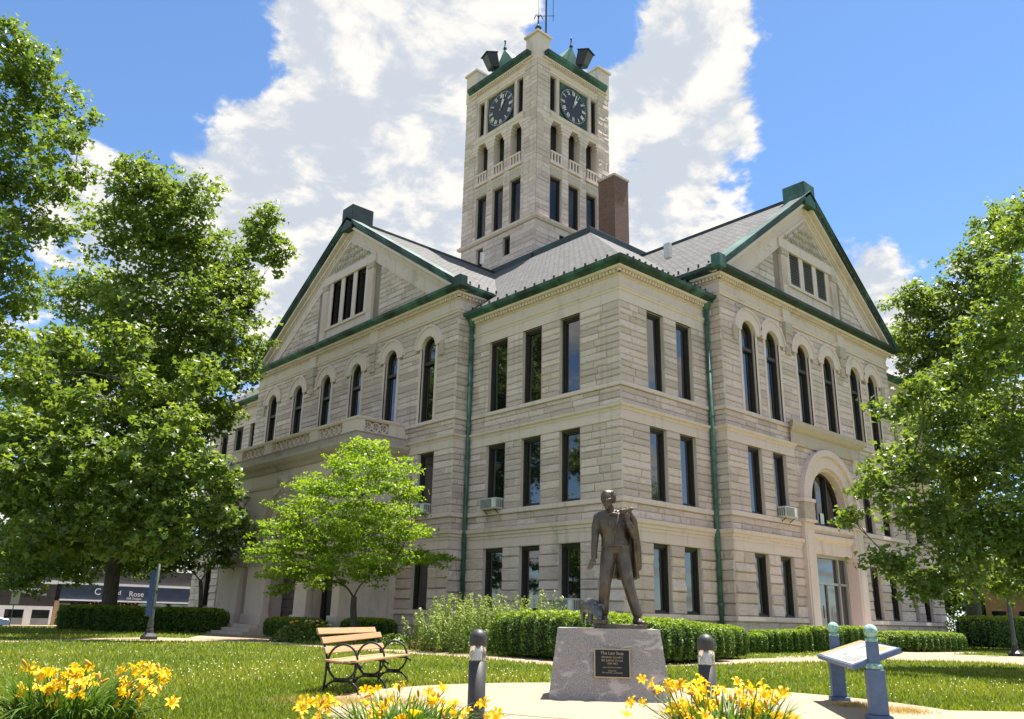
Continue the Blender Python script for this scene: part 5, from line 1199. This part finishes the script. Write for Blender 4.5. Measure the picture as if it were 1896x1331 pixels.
def S(px, py, y=0.0):                  # photo pixel -> statue-local x,z
    return ((px-1128)*.0066, y, .86+(1158-py)*.00655)
def statue():
    root = empty('bronze_statue', PC+AWAY*-.02, PRZ, 'bronze statue of a standing man in waistcoat with coat over his shoulder', 'statue')
    B = Lofter()
    # legs
    hipL = S(1133,1020,.0); kneeL = S(1124,1086,-.05); ankL = S(1121,1136,.02); hipR = S(1158,1020,.0); kneeR = S(1169,1086,-.06); ankR = S(1184,1138,-.05)
    B.caps([S(1134,1014), S(1130,1040,-.01), S(1126,1068,-.04), kneeL, S(1122,1110,-.01), ankL], [.105,.098,.084,.074,.070,.064])
    B.caps([S(1157,1014), S(1160,1040,-.01), S(1165,1068,-.05), kneeR, S(1176,1112,-.05), ankR], [.105,.098,.084,.074,.070,.064])
    for a, d in ((ankL,(-.3,-1)),(ankR,(.35,-.94))):     # shoes
        x,y,_ = a; L = Vector((d[0],d[1],0)).normalized()
        for t,r,h in ((-.03,.048,.06),(.04,.05,.05),(.10,.05,.036),(.15,.04,.03)): B.ball((x+L.x*t,y+L.y*t,.86+h*.7), (r,r,h))
        B.ball((x,y,.93),(.05,.05,.06))
    # torso
    cx = lambda px: (px-1128)*.0066; zz = lambda py: .86+(1158-py)*.00655
    B.loft([(cx(1145),.0,zz(1026),.10,.08),(cx(1145),.0,zz(1018),.16,.11),(cx(1145),-.0,zz(1012),.16,.11)])
    B.loft([(cx(1145.5),-.0,zz(1014),.176,.124),(cx(1145.5),-.0,zz(1012.5),.19,.138),(cx(1145.5),-.0,zz(1010),.186,.134),(cx(1145),-.0,zz(1008),.178,.128),(cx(1143),-.005,zz(995),.168,.122),(cx(1140),-.01,zz(980),.182,.128),(cx(1138),-.01,zz(966),.19,.125),(cx(1137),0,zz(956),.18,.11),(cx(1137),.005,zz(950),.12,.085),(cx(1136),.0,zz(944),.06,.06)])
    B.caps([S(1113,955,.0),S(1138,950,.0),S(1161,954,.0)],[.062,.075,.062])
    B.caps([S(1137,950,.0),S(1135,938,-.03)],[.058,.052])
    # right arm (hanging, palm out)
    B.caps([S(1112,956),S(1107,978,-.005),S(1105.5,1000,-.02),S(1104,1016,-.035),S(1103.5,1030,-.05)],[.062,.056,.047,.044,.036])
    B.caps([S(1103.5,1028,-.05),S(1104,1033,-.055)],[.041,.041])
    # right hand
    B.caps([S(1103,1035,-.055),S(1099,1042,-.075)],[.024,.028])
    for dx,px1,py1,px2,py2,r in ((0,1093.5,1050,1090,1056,.0085),(0,1096,1051,1092.5,1058,.009),(0,1099,1051,1096.5,1057.5,.0088),(0,1101.5,1050,1100,1055.5,.008)):
        B.caps([S(1098.5+(px1-1097)*.35,1041,-.075),S(px1,py1,-.095),S(px2,py2,-.09)],[.011,r,r*.8])
    B.caps([S(1102,1037,-.07),S(1105.5,1043,-.095),S(1105,1049,-.10)],[.013,.0105,.008])
    # left arm: elbow down and out, fist at the shoulder holding the coat
    B.caps([S(1162,957),S(1172,972,-.02),S(1181,992,-.05)],[.062,.056,.050])
    B.caps([S(1181,992,-.05),S(1175,978,-.13),S(1168.5,967,-.16)],[.050,.043,.036])
    B.caps([S(1168,965,-.16),S(1167,958,-.165)],[.030,.034])
    for i in range(4): B.caps([S(1163.5,953.5+i*3.0,-.185),S(1166.5,953+i*3.0,-.205),S(1170.5,954+i*3.0,-.190)],[.0095,.0105,.009])
    B.caps([S(1171,962,-.17),S(1171,955,-.195),S(1168,951,-.2)],[.012,.011,.009])
    # waistcoat edges, collar, tie, buttons
    for a,b,r in (((1126,950),(1141,988),.013),((1152,950),(1143,988),.013)): B.caps([S(a[0],a[1],-.085),S((a[0]+b[0])/2,(a[1]+b[1])/2+2,-.137),S(b[0],b[1],-.132)],[r,r*1.2,r])
    B.caps([S(1143,988,-.13),S(1145,1012,-.13)],[.006,.006])
    for py in (993,1000,1007): B.ball(S(1144,py,-.137),.008,6)
    B.caps([S(1117,956,-.05),S(1128,946,-.07),S(1135,952,-.09)],[.012,.014,.012]); B.caps([S(1154,953,-.05),S(1147,944,-.07),S(1139,952,-.09)],[.012,.014,.012])
    B.ball(S(1138,950,-.105),(.016,.016,.014)); B.caps([S(1138,950,-.105),S(1128,953,-.11)],[.009,.022]); B.caps([S(1138,950,-.105),S(1147,951,-.10)],[.009,.02])
    # belt line and trouser folds
    for a,b in (((1124,1080),(1128,1090)),((1166,1078),(1173,1088)),((1117,1128),(1126,1134)),((1179,1128),(1188,1134))): B.caps([S(a[0],a[1],-.105 if a[1]<1050 else -.115),S(b[0],b[1],-.10)],[.008,.008])
    # head: bowed, looking down towards the viewer's left
    h = Vector(S(1131.5,923,-.055)); tl = Matrix.Rotation(R(20),3,'X') @ Matrix.Rotation(R(-12),3,'Z')
    def H(x,y,z): q = tl @ Vector((x,y,z)); return (h.x+q.x,h.y+q.y,h.z+q.z)
    B.ball(H(0,.012,.03),(.078,.092,.088)); B.ball(H(0,-.03,-.035),(.058,.066,.075)); B.ball(H(0,-.058,-.098),(.03,.026,.022))
    B.caps([H(0,-.095,.02),H(0,-.118,-.022)],[.011,.017]); B.ball(H(-.014,-.108,-.024),.009,6); B.ball(H(.014,-.108,-.024),.009,6)
    B.caps([H(-.05,-.074,.032),H(-.015,-.09,.026)],[.012,.012]); B.caps([H(.05,-.074,.032),H(.015,-.09,.026)],[.012,.012])
    for s in (-1,1):
        B.ball(H(s*.03,-.082,.008),(.013,.010,.008),6); B.ball(H(s*.047,-.066,-.022),(.02,.02,.016)); B.caps([H(s*.08,.005,.02),H(s*.078,.008,-.028)],[.014,.010])
    B.caps([H(-.024,-.092,-.058),H(.024,-.092,-.058)],[.007,.007]); B.caps([H(-.02,-.09,-.070),H(.02,-.09,-.070)],[.008,.008])
    body = B.build('body', M_['bronze'], root); remesh(body, .0058, 1, .3)
    # hair
    Hh = Lofter(); Hh.ball(H(0,.03,.055),(.086,.088,.072)); rr = random.Random(2)
    for i in range(26):
        a = rr.uniform(-1.2,1.2); Hh.caps([H(.02*math.sin(a)+.01,.02,.115),H(.07*math.sin(a),-.05*math.cos(a)+.02,.10+rr.uniform(-.01,.01)),H(.088*math.sin(a),-.085*math.cos(a)+.02,.055+rr.uniform(-.02,.02))],[.016,.015,.009])
    for s in (-1,1):
        for i in range(5): Hh.caps([H(s*.075,.02+.012*i,.06),H(s*.086,.018+.012*i,.0),H(s*.078,.022+.012*i,-.04)],[.018,.015,.008])
    for i in range(6): Hh.caps([H(-.05+.02*i,.09,.05),H(-.05+.02*i,.095,-.02),H(-.05+.02*i,.075,-.05)],[.02,.02,.01])
    remesh(Hh.build('hair', M_['bronze'], root), .0065, 1, .4)
    # coat slung over the left shoulder, hanging behind
    Cc = MB(); n = 44; rows = []
    for j in range(22):
        t = j/21; z = zz(952)+(zz(1073)-zz(952))*t; x0 = cx(1158-18*min(1,t*1.3)-(2 if t>.9 else 0)); x1 = cx(1178+14*t+ (3 if t<.3 else 0)); row=[]
        for i in range(n):
            u = i/(n-1); fold = .022*math.sin(u*24+t*2)*(.3+t); row.append((x0+(x1-x0)*u+.01*math.sin(u*18), .10+.09*t+fold-.19*(max(0,u-.62)/.38)**1.3*(1-.55*t), z+.012*math.sin(u*14)*t))
        rows += row
    Cc.add(rows, [(j*n+i,j*n+i+1,(j+1)*n+i+1,(j+1)*n+i) for j in range(21) for i in range(n-1)])
    co_ = Cc.build('coat', M_['bronze'], root, True); so_ = co_.modifiers.new('solid','SOLIDIFY'); so_.thickness = .022; so_.offset = 0
    C2_ = Lofter(); C2_.caps([S(1150,951,-.03),S(1160,946,-.06),S(1170,944,-.10),S(1177,941,-.11),S(1180,941,-.1)],[.03,.042,.032,.022,.012]); C2_.caps([S(1172,947,-.09),S(1180,962,-.04),S(1184,985,.03)],[.03,.05,.05]); C2_.caps([S(1184,985,.03),S(1188,1020,.08),S(1189,1050,.12)],[.05,.055,.05])
    remesh(C2_.build('coat_collar', M_['bronze'], root), .008, 2)
    pb = MB(); pb.box(-.17,.47,-.30,.26,.806,.862); bevel(pb.build('base_plate', M_['bronze'], root), .006)
statue()
def pig():
    root = empty('bronze_pig', PC+UNIT*-.155+AWAY*-.06, PRZ, 'small bronze pig nosing at the feet of the statue', 'pig statue')
    B = Lofter(); z0 = .862
    B.caps([(-.10,.13,z0+.205),(-.07,.06,z0+.215),(-.03,-.03,z0+.20),(.005,-.10,z0+.175)],[.082,.098,.096,.078])
    B.caps([(.01,-.12,z0+.165),(.03,-.185,z0+.115),(.045,-.235,z0+.07)],[.072,.058,.034]); B.caps([(.046,-.238,z0+.068),(.052,-.258,z0+.058)],[.031,.030])
    for s in (-1,1):
        B.caps([(.015+s*.04,-.13,z0+.22),(.03+s*.065,-.175,z0+.215),(.035+s*.066,-.20,z0+.165)],[.022,.024,.008])
        B.ball((.03+s*.03,-.20,z0+.135),.008,6)
    for (x,y,dy) in ((-.05,-.06,-.03),(.04,-.04,-.01),(-.15,.14,.02),(-.06,.16,.02)): B.caps([(x,y,z0+.14),(x+.0,y+dy*.5,z0+.07),(x,y+dy,z0+.015)],[.042,.026,.021])
    B.caps([(-.125,.20,z0+.23),(-.14,.225,z0+.245),(-.125,.23,z0+.262),(-.112,.222,z0+.248)],[.009,.008,.007,.005])
    remesh(B.build('body', M_['bronze_pig'], root), .0075, 2, .45)
    c = MB(); c.box(-.035,.13,-.30,-.22,z0+.002,z0+.045); bevel(c.build('trough', M_['bronze'], root), .004)
pig()
# ---- park bench
def bench():
    o0 = Vector((-15.65,-9.20,0)); o1 = Vector((-13.99,-7.90,0)); L = (o1-o0).length; rz = math.atan2(o1.y-o0.y,o1.x-o0.x)
    root = empty('park_bench', o0, rz, 'park bench with pale wooden slats and looped black iron arms', 'bench')
    def frame(x):
        b = MB(); r = .014
        def arc(cy,cz,ry,rz_,a0,a1,n=16): return [(x,cy+ry*math.cos(R(a0+(a1-a0)*i/n)),cz+rz_*math.sin(R(a0+(a1-a0)*i/n))) for i in range(n+1)]
        b.tube(arc(.20,.36,.185,.20,0,360,28),r,7); b.tube(arc(.20,-.0,.22,.165,0,180),r,7)
        b.tube([(x,.42,0),(x,.40,.2),(x,.40,.40),(x,.45,.56),(x,.53,.74)],r*1.05,7); b.box(x-.012,x+.012,.10,.30,.135,.185)
        b.tube([(x,-.02,0),(x,-.05,.005)],r*1.2,6); b.tube([(x,.42,0),(x,.46,.005)],r*1.2,6); b.tube([(x,.02,.34),(x,-.03,.325),(x,-.045,.30)],r*1.1,6); b.tube([(x,.02,.345),(x,.40,.36)],r,6)
        return b.build('iron_frame', M_['black_iron'], root, True)
    for x in (.04,L*.5,L-.04): frame(x)
    for k in range(5):
        b = MB(); y = .0+k*.083; b.box(-.06,L+.06,y,y+.074,.362-(.012*math.sin(k*.8)),.39-(.012*math.sin(k*.8))); bevel(b.build('seat_slat', M_['bench_wood'], root), .006)
    for k,(y,z) in enumerate(((.43,.49),(.475,.60),(.525,.705))):
        b = MB(); b.box(0,L,-.013,.013,-.038,.038); o = b.build('back_slat', M_['bench_wood'], root); o.location = ((-.06 if k != 2 else -.10), y-.03, z); o.rotation_euler = (R(-22),R(0 if k != 1 else -1.0),0); o.scale = (1.04 if k<2 else 1.0,1,1); bevel(o,.006)
    b = MB(); b.tube([(.04,.2,.16),(L-.04,.2,.16)],.012,6); b.build('tie_rod', M_['black_iron'], root)
bench()
# ---- bollard lights
def bollard(px, D, label):
    c = PD(px, 1200, D); root = empty('bollard_light', (c.x,c.y,0), 0, label, 'bollard light', 'bollard lights by the plaza'); r = .08
    b = MB(); b.lathe([(r*1.0,0),(r,.02),(r,.52)],(0,0,0),24); b.build('post', M_['bollard_paint'], root, True)
    b = MB(); b.lathe([(r*.98,.0),(r*.98,.135)],(0,0,.52),24); b.build('lens', M_['lens'], root, True)
    b = MB(); b.lathe([(r*.72,0),(r*.5,.04),(r*.28,.09),(r*.2,.13)],(0,0,.523),20); b.build('reflector', M_['reflector'], root, True)
    b = MB(); b.lathe([(r,0),(r*1.02,.006),(r*1.02,.07)]+[(r*1.02*math.cos(a),.07+r*.98*math.sin(a)) for a in (R(15),R(30),R(45),R(60),R(75),R(88))],(0,0,.655),24); b.build('cap', M_['bollard_paint'], root, True)
    for k in range(3): b = MB(); a = k*2.09+.5; b.tube([(r*.9*math.cos(a),r*.9*math.sin(a),.515),(r*.9*math.cos(a),r*.9*math.sin(a),.66)],.004,5); b.build('rod', M_['bollard_paint'], root)
bollard(885, 7.7, 'dark bollard light with clear lens between the bench and the pedestal'); bollard(1307, 7.9, 'dark bollard light with clear lens right of the pedestal, behind yellow lilies')
# ---- blue wayside sign
def wayside():
    s1 = Vector((-10.66,-12.58,0)); s2 = Vector((-12.44,-13.92,0)); ax = (s2-s1); L = ax.length; rz = math.atan2(ax.y,ax.x)
    root = empty('wayside_sign', s1, rz, 'slanted information panel between two blue posts with pale green ball finials', 'sign')
    def post(x, k):
        g = lambda z: z*k
        b = MB(); b.box(x-.115,x+.115,-.115,.115,0,.05); b.box(x-.085,x+.085,-.085,.085,.05,g(.5)); b.box(x-.055,x+.055,-.055,.055,g(.56),g(.78)); o = b.build('post', M_['blue_paint'], root); bevel(o,.01)
        b = MB(); b.lathe([(.075,0),(.09,.015),(.085,.04),(.06,.06)],(x,0,g(.5)),16); b.build('collar', M_['verdigris'], root, True)
        b = MB(); b.lathe([(.062,0),(.066,.02),(.06,.03),(.045,.04)],(x,0,g(.775)),16); b.build('collar', M_['verdigris'], root, True)
        b = MB(); rr=.07; b.lathe([(.045,.0)]+[(rr*math.cos(R(a)),.065+rr*math.sin(R(a))) for a in range(-60,91,15)],(x,0,g(.775)+.04),20); b.build('ball_finial', M_['verdigris'], root, True)
    post(0, 1.0); post(L, .97)
    # panel: local x along posts, local y up-slope
    P0, P1 = (.06,-.24,.545),(L+.02,-.22,.515); P2, P3 = (L+.02,.27,.70),(.06,.32,.735)
    n = (Vector(P1)-Vector(P0)).cross(Vector(P3)-Vector(P0)).normalized(); n = n if n.z>0 else -n
    def slab(c, d0, d1): 
        vs = [Vector(p)+n*d0 for p in c]+[Vector(p)+n*d1 for p in c]; m = MB(); m.hexa(vs); return m
    slab((P0,P1,P2,P3),-.05,0).build('tray', M_['blue_paint'], root)
    ip = lambda u,v: (Vector(P0)*(1-u)*(1-v)+Vector(P1)*u*(1-v)+Vector(P2)*u*v+Vector(P3)*(1-u)*v)
    q = lambda u0,u1,v0,v1: [ip(u0,v0),ip(u1,v0),ip(u1,v1),ip(u0,v1)]
    slab(q(.02,.98,.04,.96),.001,.006).build('print', M_['sign_print'], root); slab(q(.02,.17,.04,.96),.007,.009).build('print_band', M_['sign_tan'], root)
    slab(q(.45,.52,.25,.40),.007,.009).build('print_mark', M_['sign_green'], root); slab(q(.42,.47,.6,.78),.007,.009).build('print_mark', M_['sign_green'], root); slab(q(.20,.23,.1,.9),.007,.009).build('print_title', M_['shop_grey'], root)
    for k in range(9): slab(q(.56+.014*0+k*.042,.575+k*.042,.10,.42+.06*(k%3)),.007,.009).build('print_line', M_['shop_grey'], root)
    slab(q(.60,.88,.58,.9),.007,.009).build('print_picture', M_['sign_tan'], root); slab(q(.26,.38,.15,.85),.007,.009).build('print_picture', M_['garden_stone'], root)
wayside()
# ---- stone seat in the bed
def seat():
    p = gp(812,1190); root = empty('stone_seat', (p[0]+.2,p[1]+.4,0), R(-40), 'low grey stone garden seat in the flower bed', 'stone seat')
    b = MB(); b.box(-.62,.62,-.18,.18,.37,.45); bevel(b.build('slab', M_['garden_stone'], root),.012)
    for x in (-.4,.4): b = MB(); b.hexa([(x-.1,-.13,0),(x+.1,-.13,0),(x+.1,.13,0),(x-.1,.13,0),(x-.06,-.11,.37),(x+.06,-.11,.37),(x+.06,.11,.37),(x-.06,.11,.37)]); bevel(b.build('leg', M_['garden_stone'], root),.01)
seat()
# ---- lamp posts
def lamp(px, py, label, banner, h=5.2):
    p = G(px,py); root = empty('lamp_post', (p.x,p.y,0), 0, label, 'lamp post', 'lamp posts on the courthouse lawn'); b = MB()
    b.lathe([(.27,0),(.28,.06),(.27,.10),(.15,.20),(.12,.26),(.13,.30),(.10,.36)],(0,0,0),8); b.build('base', M_['black_paint'], root)
    b = MB(); b.lathe([(.085,.3),(.10,.5),(.075,.62),(.05,h)],(0,0,0),12); b.build('pole', M_['pole_green'], root, True)
    b = MB(); b.lathe([(.05,0),(.12,.06),(.14,.1),(.05,.14)],(0,0,h),12); b.build('collar', M_['pole_green'], root, True)
    b = MB(); b.lathe([(.1,0),(.2,.1),(.22,.25),(.16,.42),(.03,.5)],(0,0,h+.13),14); b.build('globe', M_['lens'], root, True)
    if banner:
        d = Vector((-.10,1,0)).normalized()
        b = MB(); b.prism([(.08,.6),(.5,.6),(.5,2.0),(.08,2.0)],(0,0,.15),(d.x,d.y,0),(0,0,1),(.012*d.y,-.012*d.x,0)); b.build('banner', M_['banner_blue'], root)
        b = MB(); b.prism([(.3,.62),(.49,.62),(.49,1.98),(.3,1.98)],(.008,-.01,.15),(d.x,d.y,0),(0,0,1),(.004*d.y,-.004*d.x,0)); b.build('banner_stripe', M_['banner_pale'], root)
        for z in (.73,2.16): b = MB(); b.tube([(0,0,z),(d.x*.52,d.y*.52,z)],.014,6); b.build('banner_arm', M_['pole_green'], root)
    for z in (1.0,1.5): b = MB(); b.lathe([(.085,0),(.085,.03)],(0,0,z),10); b.build('band', M_['pole_green'], root)
lamp(275,1184,'lamp post with a blue banner on the left lawn',True, 3.1); lamp(1882,1215,'dark lamp post at the right edge before the long hedge',False)
# ---- shops across the street
def shops():
    Y = 58.6
    def lab(txt, x, z, s, root, mat, slant=0): 
        me = text_mesh(txt, s, 'LEFT', .01); me.materials.append(M_[mat]); o = link('lettering', me, None, root); o.location = (x-root.location.x, -.16, z-root.location.z); o.rotation_euler = (R(90),0,0); return o
    # left shop
    r = empty('shop_building', (-6,Y,-.4), 0, 'dark fronted shop with white panels and two low windows across the street', 'shop'); q = lambda x0,x1,y0,y1,z0,z1,n,m: (lambda b: b.build(n,M_[m],r))(MB().box(x0+6,x1+6,y0-Y,y1-Y,z0+.4,z1+.4))
    q(-16,-1.78,Y,Y+12,-.4,4.6,'wall','shop_dark'); q(-16,-1.8,Y-.12,Y-.002,1.78,2.75,'sign_board','shop_dark'); q(-16,-1.8,Y-.2,Y-.002,2.76,3.05,'cornice','shop_white'); q(-16,-1.8,Y-.06,Y-.003,1.05,1.77,'fascia','shop_dark')
    for a,b_,zt_ in ((-16,-5.2,1.04),(-3.85,-3.28,.76),(-1.98,-1.8,1.04)): q(a,b_,Y-.08,Y-.004,-.38,zt_,'panel','shop_white')
    q(-5.2,-1.98,Y-.08,Y-.004,.76,1.04,'panel','shop_white'); 
    for a,b_ in ((-5.2,-3.85),(-3.28,-1.98)): q(a,b_,Y-.08,Y-.004,-.38,.12,'bulkhead','shop_grey'); q(a+.05,b_-.05,Y-.05,Y-.006,.12,.76,'window','window_glass')
    lab('U',-5.2,2.12,.58,r,'shop_white'); lab('Source',-4.55,2.12,.58,r,'shop_white'); lab('TAYLORVILLE',-4.9,1.98,.2,r,'shop_white'); lab('217-287-2000',-3.7,1.86,.22,r,'shop_white')
    # right shop
    r2 = empty('shop_building', (2,Y,-.4), 0, 'shop with a navy awning sign behind the oak trunk across the street', 'shop'); r = r2
    def q2(x0,x1,y0,y1,z0,z1,n,m): b = MB(); b.box(x0-2,x1-2,y0-Y,y1-Y,z0+.4,z1+.4); return b.build(n,M_[m],r2)
    q2(-1.76,14,Y+.3,Y+12,-.4,4.2,'wall','shop_dark'); q2(-1.45,14,Y-.12,Y+.3,1.65,2.8,'awning_sign','shop_navy'); q2(-1.45,14,Y-.2,Y+.1,1.52,1.64,'awning_edge','shop_white'); q2(-1.7,14,Y-.15,Y+.3,2.81,3.0,'cornice','shop_white')
    q2(-1.76,-1.4,Y-.06,Y+.3,-.4,1.5,'pier','shop_tan'); q2(-1.35,-.5,Y+.2,Y+.29,-.38,1.3,'door','shop_grey'); q2(-1.25,-.6,Y+.17,Y+.195,-.2,1.2,'door_pane','window_glass'); q2(-.4,13,Y+.2,Y+.29,.2,1.45,'window','window_glass'); q2(.1,1.2,Y+.17,Y+.195,.7,1.25,'poster','shop_tan'); q2(4.1,4.6,Y+.17,Y+.195,.9,1.2,'poster','paper'); q2(-.4,13,Y+.15,Y+.29,-.39,.19,'bulkhead','shop_grey')
    lab('C',1.1,2.05,.75,r2,'shop_white'); lab('d',3.0,2.1,.5,r2,'shop_white'); lab('Rose',3.9,2.0,.62,r2,'shop_white'); lab('Gift Shoppe',3.75,1.75,.26,r2,'shop_white')
    rr = random.Random(1)
    for k in range(14): b = MB(); b.lathe([(.02,0),(.06,.04),(.02,.09)],(1.0+k*.3-2,.0,1.35+rr.uniform(-.06,.08)+.4),6); b.build('rosette', M_['rose_lights'], r2)
shops()
# ---- parked car and street sign post
def car():
    root = empty('parked_car', (-8.3,50.6,-.494), 0, 'pale blue car parked at the kerb at the left edge', 'car'); k = .82
    prof = [(-2.1,.25),(-2.15,.5),(-2.05,.72),(-1.35,.80),(-.75,1.22),(.55,1.25),(1.2,.86),(2.0,.74),(2.15,.5),(2.1,.25)]
    b = MB(); b.prism([(x*k,z*k) for x,z in prof],(0,-.72,0),(1,0,0),(0,0,1),(0,1.44,0)); bevel(b.build('body', M_['car_blue'], root),.05,3)
    for y in (-.725,.725): b = MB(); b.prism([(x*k,z*k) for x,z in ((-1.2,.82),(-.7,1.15),(.5,1.17),(1.05,.86))],(0,y-.005,0),(1,0,0),(0,0,1),(0,.01,0)); b.build('side_window', M_['window_glass'], root)
    for x in (-1.3,1.3):
        for y in (-.7,.58): b = MB(); b.prism([(.28*math.cos(R(a)),.28*math.sin(R(a))) for a in range(0,360,20)],(x*k,y,.28),(1,0,0),(0,0,1),(0,.14,0)); w = b.build('wheel', M_['tyre'], root); b = MB(); b.prism([(.16*math.cos(R(a)),.16*math.sin(R(a))) for a in range(0,360,30)],(x*k,y-.01,.28),(1,0,0),(0,0,1),(0,.16,0)); b.build('rim', M_['reflector'], w)
    for y in (-.55,.55): b = MB(); b.box(1.72,1.77,y-.12,y+.12,.42,.52); b.build('headlight', M_['reflector'], root)
car()
def sign_post():
    c = PD(18,1150,41); root = empty('street_sign_post', (c.x,c.y,-.2), R(10), 'thin post with a grey metal sign plate at the left edge', 'sign post'); b = MB(); b.tube([(0,0,-.3),(.06,0,2.0)],.025,6); b.build('post', M_['pole_green'], root); b = MB(); b.box(-.16,.24,-.04,-.03,1.25,2.05); b.build('plate', M_['shop_grey'], root)
sign_post()
# ---- far buildings and trees that close the view
def far():
    for (x,y,w,h,lab,m) in ((62,4,16,7.0,'brown brick house beyond the right hedge','rust_tan'),(46,42,20,8,'brick building beyond the back of the courthouse','shop_brick')):
        r = empty('brick_building',(x,y,-.3),R(8),lab,'building'); b = MB(); b.box(-w/2,w/2,-5,5,0,h); b.build('wall',M_[m],r); b = MB(); b.box(-w/2-.3,w/2+.3,-5.3,5.3,h,h+.35); b.build('roof',M_['shop_grey'],r)
        for i in range(5):
            for z in (1,4): b = MB(); b.box(-w/2-.03,-w/2+.1,-4+i*1.9,-3+i*1.9,z,z+1.6); b.build('window',M_['window_glass'],r)
    for i,(px,D,py,rx,ry,lb) in enumerate(((1850,85,1090,110,70,'distant tree beyond the hedge at the right edge'),(1700,90,1060,80,80,'distant tree behind the right corner of the courthouse'),(60,78,1010,90,60,'distant tree above the dark shop front'),(240,80,1010,90,60,'distant tree above the navy shop awning'),(-80,75,1020,90,90,'distant tree at the far left beyond the shops'))):
        make_tree('distant_tree', groundp(px,D), PD(px,py+30,D), [(px+dx,py+dy,D+dd,rx*.55,ry*.55) for dx,dy,dd in ((0,0,0),(-rx*.5,ry*.2,2),(rx*.5,ry*.2,-2),(0,-ry*.45,1),(-rx*.3,ry*.6,0),(rx*.3,ry*.6,0))], .3, .5, 'oak_leaf', lb, 7.0, False, 'distant trees', seed=40+i)
    for i,(x,y,h,lb) in enumerate(((12,-27,7.5,'street tree reflected in the windows left of the entrance'),(22,-25,8.5,'street tree reflected in the entrance doors'),(33,-29,9,'street tree reflected in the right end windows'))):
        c = Vector((x,y,h)); rnd = random.Random(60+i); bl = []
        root = empty('street_tree',(x,y,0),0,lb,'tree','street trees behind the viewer'); rng = np.random.default_rng(60+i); n = 9000
        u = rng.normal(size=(n//30,3)); u /= np.linalg.norm(u,axis=1,keepdims=True); cen = u*rng.uniform(.5,1,(n//30,1))*np.array([4.6,4.6,4.2])+np.array([0,0,h]); P = cen[rng.integers(0,len(cen),n)]+rng.normal(0,.45,(n,3))
        link('crown',leaf_mesh('crown',P,rng.normal(size=(n,3))+np.array([0,0,.6]),.34*rng.uniform(.7,1.3,n),rng.uniform(0,1,n)),M_['oak_leaf'],root)
        W = MB(); W.tube(limb_path((0,0,0),(0,0,h),.03,7,rnd),[.32,.28,.25,.22,.18,.12,.06],8)
        for k in range(12): W.tube(limb_path((0,0,h*.55),cen[k],.1,5,rnd),[.1,.08,.06,.04,.02],5,False)
        W.build('trunk',M_['bark'],root,True)
far()
